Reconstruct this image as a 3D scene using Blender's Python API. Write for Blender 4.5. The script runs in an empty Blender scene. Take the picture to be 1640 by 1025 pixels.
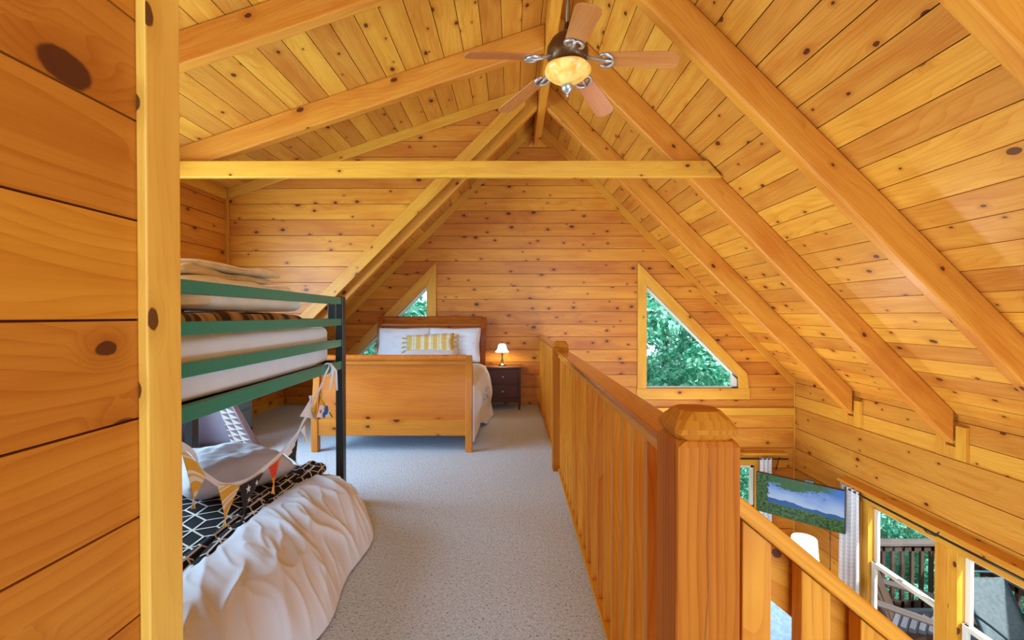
import bpy, bmesh, math, random
from mathutils import Vector, Matrix, noise
random.seed(7)
R = math.radians
SC = bpy.context.scene
COL = SC.collection
S2 = math.sqrt(2.0)

# ------------------------------------------------------------------ node helpers
def new_mat(name):
    m = bpy.data.materials.new(name); m.use_nodes = True
    nt = m.node_tree
    for n in list(nt.nodes): nt.nodes.remove(n)
    out = nt.nodes.new('ShaderNodeOutputMaterial')
    b = nt.nodes.new('ShaderNodeBsdfPrincipled')
    nt.links.new(b.outputs[0], out.inputs[0])
    return m, nt, b, out

def setin(nt, sock, v):
    if isinstance(v, bpy.types.NodeSocket): nt.links.new(v, sock)
    elif v is not None:
        if hasattr(sock, 'default_value'):
            try: sock.default_value = v
            except Exception:
                sock.default_value = (v[0], v[1], v[2], 1.0) if hasattr(v, '__len__') else (v, v, v)

def mth(nt, op, a, b=None, c=None, clamp=False):
    n = nt.nodes.new('ShaderNodeMath'); n.operation = op; n.use_clamp = clamp
    for i, v in enumerate((a, b, c)):
        if v is not None: setin(nt, n.inputs[i], v)
    return n.outputs[0]

def sstep(nt, v, lo, hi, a=0.0, b=1.0):
    n = nt.nodes.new('ShaderNodeMapRange'); n.interpolation_type = 'SMOOTHSTEP'
    setin(nt, n.inputs[0], v); setin(nt, n.inputs[1], lo); setin(nt, n.inputs[2], hi)
    n.inputs[3].default_value = a; n.inputs[4].default_value = b
    return n.outputs[0]

def mixc(nt, f, a, b, mode='MIX'):
    n = nt.nodes.new('ShaderNodeMix'); n.data_type = 'RGBA'; n.blend_type = mode
    setin(nt, n.inputs[0], f)
    for s, v in ((n.inputs[6], a), (n.inputs[7], b)):
        if isinstance(v, bpy.types.NodeSocket): nt.links.new(v, s)
        else: s.default_value = (v[0], v[1], v[2], 1.0)
    return n.outputs[2]

def comb(nt, x, y, z=0.0):
    n = nt.nodes.new('ShaderNodeCombineXYZ')
    for i, v in enumerate((x, y, z)): setin(nt, n.inputs[i], v)
    return n.outputs[0]

def noise_tex(nt, vec, scale=1.0, detail=3.0, rough=0.55, dist=0.0, dims='3D'):
    n = nt.nodes.new('ShaderNodeTexNoise'); n.noise_dimensions = dims
    setin(nt, n.inputs['Vector'], vec)
    n.inputs['Scale'].default_value = scale; n.inputs['Detail'].default_value = detail
    n.inputs['Roughness'].default_value = rough; n.inputs['Distortion'].default_value = dist
    return n.outputs[0]

def uvs(nt):
    t = nt.nodes.new('ShaderNodeUVMap'); t.uv_map = 'UVMap'
    s = nt.nodes.new('ShaderNodeSeparateXYZ'); nt.links.new(t.outputs[0], s.inputs[0])
    return s.outputs[0], s.outputs[1]

def obj_coord(nt):
    t = nt.nodes.new('ShaderNodeTexCoord'); return t.outputs['Object']

def bump(nt, b, h, strength=0.3, dist=0.005):
    n = nt.nodes.new('ShaderNodeBump'); n.inputs['Strength'].default_value = strength
    n.inputs['Distance'].default_value = dist
    nt.links.new(h, n.inputs['Height']); nt.links.new(n.outputs[0], b.inputs['Normal'])

def wood(name, light, dark, knot=0.55, rough=0.36, ring=0.2, knotscale=1.0, tint=0.3, knotcol=(0.085, 0.02, 0.008), spec=0.28, krad=1.0, blotch=0.55):
    """varnished pine: grain runs along U (metres), every board has its own pid"""
    m, nt, b, out = new_mat(name)
    u0, v0 = uvs(nt)
    at = nt.nodes.new('ShaderNodeAttribute'); at.attribute_name = 'pid'
    pid = at.outputs['Fac']
    u = mth(nt, 'ADD', u0, mth(nt, 'MULTIPLY', pid, 37.7))
    v = mth(nt, 'ADD', v0, mth(nt, 'MULTIPLY', pid, 53.3))
    # knots
    vo = nt.nodes.new('ShaderNodeTexVoronoi'); vo.voronoi_dimensions = '2D'; vo.feature = 'F1'
    setin(nt, vo.inputs['Vector'], comb(nt, mth(nt, 'MULTIPLY', u, 3.3 * knotscale), mth(nt, 'MULTIPLY', v, 5.2 * knotscale)))
    vo.inputs['Scale'].default_value = 1.0
    sp = nt.nodes.new('ShaderNodeSeparateColor'); nt.links.new(vo.outputs['Color'], sp.inputs[0])
    on = mth(nt, 'LESS_THAN', sp.outputs[0], knot)
    d = vo.outputs['Distance']
    wob = noise_tex(nt, comb(nt, mth(nt, 'MULTIPLY', u, 30), mth(nt, 'MULTIPLY', v, 30)), 1.0, 2.0)
    d2 = mth(nt, 'ADD', d, mth(nt, 'MULTIPLY', mth(nt, 'SUBTRACT', wob, 0.5), 0.05))
    rad = mth(nt, 'ADD', mth(nt, 'MULTIPLY', mth(nt, 'POWER', sp.outputs[1], 2.0), 0.085 * krad), 0.04 * krad)
    core = mth(nt, 'MULTIPLY', on, mth(nt, 'SUBTRACT', 1.0, sstep(nt, d2, mth(nt, 'MULTIPLY', rad, 0.78), rad)))
    halo = mth(nt, 'MULTIPLY', on, mth(nt, 'SUBTRACT', 1.0, sstep(nt, d2, mth(nt, 'MULTIPLY', rad, 0.7), mth(nt, 'MULTIPLY', rad, 3.4))))
    # grain
    vv = mth(nt, 'ADD', v, mth(nt, 'MULTIPLY', halo, 0.02))
    g1 = noise_tex(nt, comb(nt, mth(nt, 'MULTIPLY', u, 0.9), mth(nt, 'MULTIPLY', vv, 15.0)), 1.0, 4.0, 0.6)
    g2 = noise_tex(nt, comb(nt, mth(nt, 'MULTIPLY', u, 2.5), mth(nt, 'MULTIPLY', vv, 130.0)), 1.0, 2.0, 0.5)
    warp = noise_tex(nt, comb(nt, mth(nt, 'MULTIPLY', u, 0.8), mth(nt, 'MULTIPLY', v, 3.5)), 1.0, 2.0, 0.4)
    ph = mth(nt, 'ADD', mth(nt, 'MULTIPLY', warp, 15.0), mth(nt, 'ADD', mth(nt, 'MULTIPLY', v, 40.0), mth(nt, 'MULTIPLY', halo, 2.5)))
    rr = mth(nt, 'FRACT', ph)
    ringv = mth(nt, 'MULTIPLY', mth(nt, 'POWER', rr, 3.0), ring)
    f = mth(nt, 'ADD', mth(nt, 'ADD', mth(nt, 'MULTIPLY', g1, 0.9), mth(nt, 'MULTIPLY', g2, 0.35)), ringv)
    f = sstep(nt, f, 0.35, 1.15)
    wn = nt.nodes.new('ShaderNodeTexWhiteNoise'); wn.noise_dimensions = '1D'
    setin(nt, wn.inputs['W'], mth(nt, 'MULTIPLY', pid, 91.7))
    tv = mth(nt, 'ADD', mth(nt, 'MULTIPLY', wn.outputs['Value'], tint), 1.0 - tint * 0.6)
    c = mixc(nt, f, light, dark)
    blot = noise_tex(nt, comb(nt, mth(nt, 'MULTIPLY', u, 1.3), mth(nt, 'MULTIPLY', v, 4.0)), 1.0, 3.0, 0.6)
    c = mixc(nt, mth(nt, 'MULTIPLY', sstep(nt, blot, 0.45, 0.75), blotch), c, (dark[0] * 0.92, dark[1] * 0.72, dark[2] * 0.7))
    c = mixc(nt, mth(nt, 'MULTIPLY', halo, 0.45), c, (dark[0] * 0.75, dark[1] * 0.6, dark[2] * 0.5))
    c = mixc(nt, mth(nt, 'MULTIPLY', core, 0.93), c, knotcol)
    hs = nt.nodes.new('ShaderNodeHueSaturation'); nt.links.new(c, hs.inputs['Color'])
    nt.links.new(tv, hs.inputs['Value'])
    hv = mth(nt, 'ADD', 0.5, mth(nt, 'MULTIPLY', mth(nt, 'SUBTRACT', wn.outputs['Value'], 0.5), 0.014))
    nt.links.new(hv, hs.inputs['Hue'])
    nt.links.new(hs.outputs[0], b.inputs['Base Color'])
    b.inputs['Roughness'].default_value = rough
    b.inputs['Specular IOR Level'].default_value = spec
    bump(nt, b, mth(nt, 'SUBTRACT', g2, mth(nt, 'MULTIPLY', ringv, 0.5)), 0.12, 0.002)
    return m

def plain(name, col, rough=0.5, metal=0.0, var=0.0, vscale=8.0, spec=0.5, bstr=0.0, bscale=60.0, trans=0.0, sheen=0.0):
    m, nt, b, out = new_mat(name)
    if var:
        n = noise_tex(nt, obj_coord(nt), vscale, 3.0)
        c = mixc(nt, sstep(nt, n, 0.3, 0.7), [x * (1 - var) for x in col], [min(1, x * (1 + var)) for x in col])
        nt.links.new(c, b.inputs['Base Color'])
    else: b.inputs['Base Color'].default_value = (*col, 1)
    b.inputs['Roughness'].default_value = rough; b.inputs['Metallic'].default_value = metal
    b.inputs['Specular IOR Level'].default_value = spec
    if sheen: b.inputs['Sheen Weight'].default_value = sheen
    if bstr: bump(nt, b, noise_tex(nt, obj_coord(nt), bscale, 4.0), bstr, 0.004)
    return m

M = {}
M['pine'] = wood('pine_wall', (0.7291, 0.2978, 0.03575), (0.5013, 0.1295, 0.01001), 0.72)
M['pine_light'] = wood('pine_ceiling', (0.7656, 0.3712, 0.05363), (0.5651, 0.1856, 0.01573), 0.55)
M['pine_log'] = wood('pine_log', (0.7565, 0.3799, 0.0572), (0.5833, 0.2158, 0.02002), 0.45, ring=0.2)
M['pine_big'] = wood('pine_wide', (0.65, 0.26, 0.026), (0.49, 0.15, 0.010), 0.5, ring=0.28, krad=1.5)
M['beam'] = wood('pine_beam', (0.7473, 0.3281, 0.04147), (0.5651, 0.1727, 0.01287), 0.26, ring=0.2, tint=0.12)
M['trim'] = wood('pine_trim', (0.7473, 0.3712, 0.04647), (0.6015, 0.2245, 0.01716), 0.34, ring=0.15, tint=0.1)
M['casing'] = wood('pine_casing', (0.84, 0.50, 0.09), (0.70, 0.34, 0.045), 0.75, ring=0.15, tint=0.1)
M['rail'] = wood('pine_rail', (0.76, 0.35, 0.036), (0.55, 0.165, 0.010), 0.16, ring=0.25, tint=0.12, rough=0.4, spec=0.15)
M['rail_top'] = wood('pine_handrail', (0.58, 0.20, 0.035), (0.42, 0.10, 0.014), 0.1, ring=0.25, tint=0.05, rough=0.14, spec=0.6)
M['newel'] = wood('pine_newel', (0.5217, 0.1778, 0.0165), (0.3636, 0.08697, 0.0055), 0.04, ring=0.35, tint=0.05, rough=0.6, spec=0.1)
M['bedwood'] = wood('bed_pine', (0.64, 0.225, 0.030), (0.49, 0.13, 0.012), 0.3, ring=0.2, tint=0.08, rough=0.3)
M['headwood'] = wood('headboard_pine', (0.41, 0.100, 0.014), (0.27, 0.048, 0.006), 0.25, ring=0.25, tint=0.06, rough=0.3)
M['fanwood'] = wood('fan_blade_wood', (0.56, 0.20, 0.06), (0.42, 0.12, 0.03), 0.0, ring=0.2, tint=0.04, rough=0.28)
M['mahogany'] = wood('dark_mahogany', (0.12, 0.034, 0.016), (0.065, 0.016, 0.008), 0.0, ring=0.3, tint=0.1, rough=0.3)
M['deckwood'] = wood('weathered_deck', (0.22, 0.21, 0.25), (0.14, 0.13, 0.16), 0.1, ring=0.3, rough=0.7)
M['deckcap'] = wood('grey_brown_rail_cap', (0.20, 0.15, 0.14), (0.12, 0.085, 0.08), 0.0, ring=0.2, rough=0.7)
M['deckdark'] = wood('brown_deck_rail', (0.13, 0.075, 0.055), (0.06, 0.03, 0.022), 0.0, ring=0.2, rough=0.6)
M['groove'] = plain('board_gap', (0.30, 0.09, 0.014), 0.8)
M['black'] = plain('black_metal', (0.012, 0.014, 0.016), 0.35)
M['black_plastic'] = plain('black_plastic', (0.015, 0.015, 0.016), 0.4)
M['white_cloth'] = plain('white_cotton', (0.74, 0.79, 0.93), 0.85, var=0.03, vscale=5, bstr=0.12, bscale=300, sheen=0.2)
M['duvet'] = plain('white_duvet', (0.74, 0.78, 0.93), 0.85, var=0.03, vscale=4, bstr=0.15, bscale=14, sheen=0.2)
M['cream'] = plain('cream_fleece', (0.84, 0.70, 0.46), 0.9, var=0.1, vscale=9, bstr=0.3, bscale=120, sheen=0.4)
M['cream_white'] = plain('cream_white_fleece', (0.86, 0.83, 0.78), 0.9, var=0.06, vscale=7, bstr=0.25, bscale=110, sheen=0.4)
M['lilac'] = plain('lilac_canvas', (0.50, 0.43, 0.52), 0.9, var=0.05, vscale=4, bstr=0.1, bscale=250)
M['lilac_pillow'] = plain('pale_grey_pillow', (0.60, 0.60, 0.70), 0.9, var=0.06, vscale=6, bstr=0.15, bscale=40)
M['charcoal'] = plain('charcoal_throw', (0.016, 0.016, 0.022), 0.9, var=0.2, vscale=8, spec=0.15)
M['line'] = plain('white_print_line', (0.72, 0.68, 0.66), 0.9)
M['brass'] = plain('aged_bronze', (0.16, 0.09, 0.045), 0.35, metal=0.9)
M['pewter'] = plain('brushed_pewter', (0.52, 0.53, 0.56), 0.35, metal=0.85)
M['knob_dark'] = plain('dark_knob', (0.035, 0.02, 0.015), 0.3, metal=0.3)
M['bluegrey'] = plain('blue_grey_paint', (0.20, 0.32, 0.38), 0.5, var=0.04)
M['white_paint'] = plain('white_vinyl', (0.76, 0.75, 0.68), 0.4)
M['yellow'] = plain('mustard_cotton', (0.72, 0.42, 0.045), 0.9)
M['orange'] = plain('orange_cotton', (0.80, 0.26, 0.03), 0.9)
M['red'] = plain('red_cotton', (0.72, 0.06, 0.03), 0.9)
M['navy'] = plain('navy_cotton', (0.02, 0.022, 0.035), 0.9)
M['blue'] = plain('blue_cotton', (0.015, 0.12, 0.55), 0.9)
M['green'] = plain('green_cotton', (0.02, 0.32, 0.07), 0.9)
M['slate'] = plain('slate_upholstery', (0.30, 0.42, 0.56), 0.9, var=0.15, vscale=30)
M['sling'] = plain('grey_mesh_sling', (0.13, 0.16, 0.175), 0.8, var=0.15, vscale=25)
M['bark'] = plain('bark', (0.13, 0.09, 0.07), 0.9, var=0.3, vscale=6)
M['lowerfloor'] = wood('oak_floor', (0.55, 0.33, 0.13), (0.40, 0.20, 0.07), 0.0)
M['ground'] = plain('forest_floor', (0.05, 0.10, 0.035), 0.95, var=0.4, vscale=0.8)

# dark bunk rail metal: reflected greenery painted in as an even teal
m, nt, b, out = new_mat('dark_metal_green_reflection'); M['green_reflection'] = m
b.inputs['Base Color'].default_value = (0.0, 0.24, 0.19, 1); b.inputs['Roughness'].default_value = 0.2; b.inputs['IOR'].default_value = 1.52
b.inputs['Specular IOR Level'].default_value = 0.5

# carpet
m, nt, b, out = new_mat('speckled_carpet'); M['carpet'] = m
oc = obj_coord(nt)
n1 = noise_tex(nt, oc, 100.0, 2.0, 0.6); n2 = noise_tex(nt, oc, 70.0, 3.0, 0.7); n3 = noise_tex(nt, oc, 2.2, 2.0)
c = mixc(nt, sstep(nt, n2, 0.35, 0.65), (0.50, 0.585, 0.72), (0.67, 0.765, 0.93))
c = mixc(nt, sstep(nt, n1, 0.60, 0.67), c, (0.14, 0.15, 0.18))
c = mixc(nt, mth(nt, 'MULTIPLY', n3, 0.16), c, (0.42, 0.47, 0.56))
nt.links.new(c, b.inputs['Base Color']); b.inputs['Roughness'].default_value = 0.97; b.inputs['Specular IOR Level'].default_value = 0.1
bump(nt, b, n1, 0.7, 0.006)

# glass pane
m = bpy.data.materials.new('window_glass'); m.use_nodes = True; M['glass'] = m
nt = m.node_tree
for n in list(nt.nodes): nt.nodes.remove(n)
out = nt.nodes.new('ShaderNodeOutputMaterial'); mx = nt.nodes.new('ShaderNodeMixShader')
tr = nt.nodes.new('ShaderNodeBsdfTransparent'); gl = nt.nodes.new('ShaderNodeBsdfGlossy')
tr.inputs[0].default_value = (0.95, 0.98, 0.97, 1); gl.inputs['Roughness'].default_value = 0.02
mx.inputs[0].default_value = 0.008
nt.links.new(tr.outputs[0], mx.inputs[1]); nt.links.new(gl.outputs[0], mx.inputs[2]); nt.links.new(mx.outputs[0], out.inputs[0])

# amber glass bowl and lit shades
def lit(name, col, em, strength, var=None):
    m, nt, b, out = new_mat(name)
    b.inputs['Base Color'].default_value = (*col, 1); b.inputs['Roughness'].default_value = 0.3
    if var:
        n = noise_tex(nt, obj_coord(nt), 14.0, 3.0, 0.6, 0.8)
        c = mixc(nt, sstep(nt, n, 0.35, 0.7), em, var)
        nt.links.new(c, b.inputs['Emission Color']); nt.links.new(c, b.inputs['Base Color'])
    else: b.inputs['Emission Color'].default_value = (*em, 1)
    b.inputs['Emission Strength'].default_value = strength
    return m
M['amber'] = lit('amber_marble_glass', (0.8, 0.5, 0.15), (0.86, 0.60, 0.17), 0.22, (0.74, 0.36, 0.05))
M['lampshade'] = lit('lit_tulip_glass', (0.9, 0.88, 0.8), (1.0, 0.93, 0.72), 1.6)
M['drumshade'] = lit('lit_drum_shade', (0.9, 0.88, 0.84), (1.0, 0.97, 0.9), 2.5)

# striped textiles driven by UV
def striped(name, c1, c2, c3, freq, axis='u', rough=0.9):
    m, nt, b, out = new_mat(name)
    u, v = uvs(nt); t = u if axis == 'u' else v
    w = noise_tex(nt, obj_coord(nt), 14.0, 2.0)
    t = mth(nt, 'ADD', mth(nt, 'MULTIPLY', t, freq), mth(nt, 'MULTIPLY', w, 0.12))
    fr = mth(nt, 'FRACT', t)
    s1 = mth(nt, 'GREATER_THAN', fr, 0.5)
    s2 = mth(nt, 'GREATER_THAN', mth(nt, 'FRACT', mth(nt, 'MULTIPLY', t, 2.37)), 0.7)
    c = mixc(nt, s1, c1, c2); c = mixc(nt, mth(nt, 'MULTIPLY', s2, 0.8), c, c3)
    nt.links.new(c, b.inputs['Base Color']); b.inputs['Roughness'].default_value = rough
    bump(nt, b, noise_tex(nt, obj_coord(nt), 160.0, 2.0), 0.25, 0.004)
    return m
M['lumbar'] = striped('yellow_striped_weave', (0.78, 0.72, 0.58), (0.74, 0.47, 0.07), (0.62, 0.52, 0.30), 9.0)
M['brownstripe'] = striped('brown_striped_throw', (0.50, 0.32, 0.16), (0.06, 0.03, 0.02), (0.30, 0.16, 0.08), 5.2)
M['curtain'] = striped('white_slub_curtain', (0.80, 0.80, 0.84), (0.70, 0.71, 0.78), (0.52, 0.54, 0.62), 22.0, 'v')
M['mustard_stripe'] = striped('mustard_white_stripe', (0.82, 0.78, 0.74), (0.74, 0.44, 0.05), (0.74, 0.44, 0.05), 15.0, 'v')

# grey triangles print
m, nt, b, out = new_mat('grey_triangle_print'); M['triprint'] = m
u, v = uvs(nt)
fu = mth(nt, 'FRACT', mth(nt, 'MULTIPLY', u, 18.0)); fv = mth(nt, 'FRACT', mth(nt, 'MULTIPLY', v, 18.0))
k = mth(nt, 'LESS_THAN', mth(nt, 'ADD', fu, fv), 0.95)
nt.links.new(mixc(nt, k, (0.70, 0.66, 0.66), (0.20, 0.18, 0.22)), b.inputs['Base Color']); b.inputs['Roughness'].default_value = 0.9

# white quilt with a dark botanical print along its hanging side
m, nt, b, out = new_mat('botanical_print_quilt'); M['floral'] = m
u, v = uvs(nt)
n1 = noise_tex(nt, comb(nt, mth(nt, 'MULTIPLY', u, 60.0), mth(nt, 'MULTIPLY', v, 45.0)), 1.0, 3.0, 0.6, 1.5)
msk = mth(nt, 'MULTIPLY', mth(nt, 'MULTIPLY', sstep(nt, u, 0.765, 0.785), sstep(nt, u, 0.865, 0.845)), mth(nt, 'MULTIPLY', sstep(nt, v, 0.20, 0.26), sstep(nt, v, 0.80, 0.74)))
k = mth(nt, 'MULTIPLY', msk, sstep(nt, n1, 0.54, 0.57))
nt.links.new(mixc(nt, k, (0.74, 0.79, 0.93), (0.05, 0.05, 0.06)), b.inputs['Base Color']); b.inputs['Roughness'].default_value = 0.85
bump(nt, b, noise_tex(nt, obj_coord(nt), 30.0, 3.0), 0.25, 0.006)

# leaves
def leafmat(name, c1, c2):
    m = bpy.data.materials.new(name); m.use_nodes = True; nt = m.node_tree
    for n in list(nt.nodes): nt.nodes.remove(n)
    out = nt.nodes.new('ShaderNodeOutputMaterial'); ad = nt.nodes.new('ShaderNodeMixShader'); ad.inputs[0].default_value = 0.4
    df = nt.nodes.new('ShaderNodeBsdfDiffuse'); tl = nt.nodes.new('ShaderNodeBsdfTranslucent')
    at = nt.nodes.new('ShaderNodeAttribute'); at.attribute_name = 'pid'
    c = mixc(nt, at.outputs['Fac'], c1, c2)
    nt.links.new(c, df.inputs[0]); nt.links.new(c, tl.inputs[0])
    nt.links.new(df.outputs[0], ad.inputs[1]); nt.links.new(tl.outputs[0], ad.inputs[2]); nt.links.new(ad.outputs[0], out.inputs[0])
    return m
M['leaf'] = leafmat('broad_green_leaf', (0.02, 0.34, 0.20), (0.52, 0.95, 0.78))

# landscape shown on the television
m, nt, b, out = new_mat('screen_picture'); M['screen'] = m
u, v = uvs(nt)                       # 0..1 both ways
n_big = noise_tex(nt, comb(nt, mth(nt, 'MULTIPLY', u, 3.0), mth(nt, 'MULTIPLY', v, 3.0)), 1.0, 4.0)
n_fine = noise_tex(nt, comb(nt, mth(nt, 'MULTIPLY', u, 26.0), mth(nt, 'MULTIPLY', v, 16.0)), 1.0, 5.0, 0.7)
sky = mixc(nt, sstep(nt, mth(nt, 'ADD', v, mth(nt, 'MULTIPLY', mth(nt, 'SUBTRACT', n_big, 0.5), 0.5)), 0.35, 0.95), (0.42, 0.55, 0.78), (0.035, 0.16, 0.62))
hill = mth(nt, 'ADD', 0.43, mth(nt, 'MULTIPLY', mth(nt, 'SUBTRACT', noise_tex(nt, comb(nt, mth(nt, 'MULTIPLY', u, 4.0), 0.0), 1.0, 3.0), 0.5), 0.22))
hill = mth(nt, 'SUBTRACT', hill, mth(nt, 'MULTIPLY', u, 0.06))
c = mixc(nt, mth(nt, 'LESS_THAN', v, hill), sky, (0.02, 0.10, 0.32))
fg = mth(nt, 'ADD', 0.30, mth(nt, 'MULTIPLY', mth(nt, 'SUBTRACT', n_fine, 0.5), 0.3))
grn = mixc(nt, sstep(nt, n_fine, 0.35, 0.7), (0.006, 0.022, 0.006), (0.09, 0.22, 0.035))
c = mixc(nt, mth(nt, 'LESS_THAN', v, fg), c, grn)
# overhanging branch
br = mth(nt, 'ADD', mth(nt, 'MULTIPLY', mth(nt, 'SUBTRACT', n_fine, 0.5), 1.6), mth(nt, 'MULTIPLY', mth(nt, 'SUBTRACT', mth(nt, 'ADD', v, mth(nt, 'MULTIPLY', mth(nt, 'SUBTRACT', n_big, 0.5), 0.9)), 0.74), 3.0))
lf = mth(nt, 'MULTIPLY', mth(nt, 'GREATER_THAN', br, 0.05), sstep(nt, u, 0.98, 0.75))
c = mixc(nt, lf, c, mixc(nt, n_fine, (0.0, 0.03, 0.01), (0.06, 0.20, 0.04)))
lt = mth(nt, 'LESS_THAN', mth(nt, 'ADD', u, mth(nt, 'MULTIPLY', n_fine, 0.15)), 0.22)
c = mixc(nt, lt, c, grn)
nt.links.new(c, b.inputs['Emission Color']); b.inputs['Emission Strength'].default_value = 0.75
b.inputs['Base Color'].default_value = (0.005, 0.005, 0.005, 1); b.inputs['Roughness'].default_value = 0.35; b.inputs['Specular IOR Level'].default_value = 0.12

# ------------------------------------------------------------------ mesh builder
class MB:
    def __init__(s):
        s.bm = bmesh.new(); s.uv = s.bm.loops.layers.uv.new('UVMap'); s.pid = s.bm.faces.layers.float.new('pid')
    def _face(s, vs, g, pid, mi=0, uv=None):
        try: f = s.bm.faces.new(vs)
        except ValueError: return None
        f[s.pid] = pid; f.material_index = mi
        if uv is None:
            f.normal_update(); n = f.normal
            gg = Vector(g).normalized()
            if abs(n.dot(gg)) > 0.97:
                a = Vector((1, 0, 0)) if abs(n.x) < 0.9 else Vector((0, 1, 0))
                gu = (a - n * n.dot(a)).normalized()
                sc = 0.12
            else: gu = (gg - n * n.dot(gg)).normalized(); sc = 1.0
            gv = n.cross(gu)
            for l in f.loops: l[s.uv].uv = (l.vert.co.dot(gu) * sc, l.vert.co.dot(gv))
        else:
            for l, q in zip(f.loops, uv): l[s.uv].uv = q
        return f
    def solid(s, pts, faces, g=(1, 0, 0), pid=None, mi=0):
        pid = random.random() if pid is None else pid
        vs = [s.bm.verts.new(p) for p in pts]
        for f in faces: s._face([vs[i] for i in f], g, pid, mi)
        return s
    def box(s, lo, hi, g=0, mat=None, pid=None, mi=0):
        x0, y0, z0 = lo; x1, y1, z1 = hi
        P = [Vector(p) for p in ((x0,y0,z0),(x1,y0,z0),(x1,y1,z0),(x0,y1,z0),(x0,y0,z1),(x1,y0,z1),(x1,y1,z1),(x0,y1,z1))]
        gv = Vector([1.0 if i == g else 0.0 for i in range(3)])
        if mat is not None: P = [mat @ p for p in P]; gv = mat.to_3x3() @ gv
        return s.solid(P, ((0,3,2,1),(4,5,6,7),(0,1,5,4),(1,2,6,5),(2,3,7,6),(3,0,4,7)), gv, pid, mi)
    def beam(s, a, b, w, h, up=(0, 0, 1), pid=None, mi=0):
        a, b = Vector(a), Vector(b); d = (b - a).normalized(); up = Vector(up)
        sx = d.cross(up).normalized(); uz = sx.cross(d)
        P = []
        for e in (a, b):
            for i, j in ((-1,-1),(1,-1),(1,1),(-1,1)): P.append(e + sx * (i * w / 2) + uz * (j * h / 2))
        return s.solid(P, ((0,3,2,1),(4,5,6,7),(0,1,5,4),(1,2,6,5),(2,3,7,6),(3,0,4,7)), d, pid, mi)
    def prism(s, poly, ext, g=(1, 0, 0), pid=None, mi=0):
        poly = [Vector(p) for p in poly]; ext = Vector(ext); n = len(poly)
        c = (poly[1] - poly[0]).cross(poly[2] - poly[1])
        nn = Vector((0, 0, 0))
        for i in range(n): nn += (poly[i] - poly[0]).cross(poly[(i + 1) % n] - poly[0])
        if nn.dot(ext) > 0: poly = poly[::-1]
        P = poly + [p + ext for p in poly]
        F = [tuple(range(n)), tuple(range(2 * n - 1, n - 1, -1))]
        F += [(i, n + i, n + (i + 1) % n, (i + 1) % n)[::-1][::-1] for i in range(n)]
        F = [F[0], F[1]] + [((i + 1) % n, i, n + i, n + (i + 1) % n) for i in range(n)]
        return s.solid(P, F, g, pid, mi)
    def tube(s, path, r, n=10, caps=True, pid=0.0, mi=0, closed=False):
        path = [Vector(p) for p in path]; rs = r if hasattr(r, '__len__') else [r] * len(path)
        rings = []; prev = None
        for i, p in enumerate(path):
            if closed: d = path[(i + 1) % len(path)] - path[i - 1]
            else: d = path[min(i + 1, len(path) - 1)] - path[max(i - 1, 0)]
            d.normalize()
            if prev is None:
                a = Vector((0, 0, 1)) if abs(d.z) < 0.9 else Vector((1, 0, 0))
                x = d.cross(a).normalized()
            else: x = (prev - d * d.dot(prev)).normalized()
            prev = x; y = d.cross(x)
            rings.append([s.bm.verts.new(p + x * (rs[i] * math.cos(2 * math.pi * k / n)) + y * (rs[i] * math.sin(2 * math.pi * k / n))) for k in range(n)])
        m_ = len(rings)
        for i in range(m_ if closed else m_ - 1):
            A, B = rings[i], rings[(i + 1) % m_]
            for k in range(n):
                s._face([A[k], A[(k + 1) % n], B[(k + 1) % n], B[k]], (0, 0, 1), pid, mi, [(k / n, i), ((k + 1) / n, i), ((k + 1) / n, i + 1), (k / n, i + 1)])
        if caps and not closed:
            s._face(rings[0][::-1], (1, 0, 0), pid, mi); s._face(rings[-1], (1, 0, 0), pid, mi)
        return s
    def lathe(s, prof, c=(0, 0, 0), n=28, mi=0, mod=None):
        c = Vector(c); rings = []
        for (r, z) in prof:
            if r < 1e-5: rings.append([s.bm.verts.new(c + Vector((0, 0, z)))])
            else:
                ring = []
                for k in range(n):
                    a = 2 * math.pi * k / n; q = mod(a, r, z) if mod else r
                    ring.append(s.bm.verts.new(c + Vector((q * math.cos(a), q * math.sin(a), z))))
                rings.append(ring)
        for A, B in zip(rings[:-1], rings[1:]):
            for k in range(n):
                k2 = (k + 1) % n
                if len(A) == 1 and len(B) == 1: continue
                if len(A) == 1: vs = [A[0], B[k], B[k2]]
                elif len(B) == 1: vs = [A[k2], A[k], B[0]]
                else: vs = [A[k2], A[k], B[k], B[k2]]
                s._face(vs[::-1], (0, 0, 1), 0.0, mi)
        return s
    def grid(s, fn, us, vs, g=None, pid=0.0, mi=0, uvf=None, flip=False, wrap=False):
        V = [[s.bm.verts.new(fn(u, v)) for v in vs] for u in us]
        nu = len(us)
        for i in range(nu if wrap else nu - 1):
            i2 = (i + 1) % nu
            for j in range(len(vs) - 1):
                q = [V[i][j], V[i2][j], V[i2][j + 1], V[i][j + 1]]
                t = [(us[i], vs[j]), (us[i2], vs[j]), (us[i2], vs[j + 1]), (us[i], vs[j + 1])]
                if flip: q, t = q[::-1], t[::-1]
                if uvf: t = [uvf(*x) for x in t]
                s._face(q, (1, 0, 0), pid, mi, t)
        return s
    def weld(s, d=1e-4): bmesh.ops.remove_doubles(s.bm, verts=s.bm.verts, dist=d); return s
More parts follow.
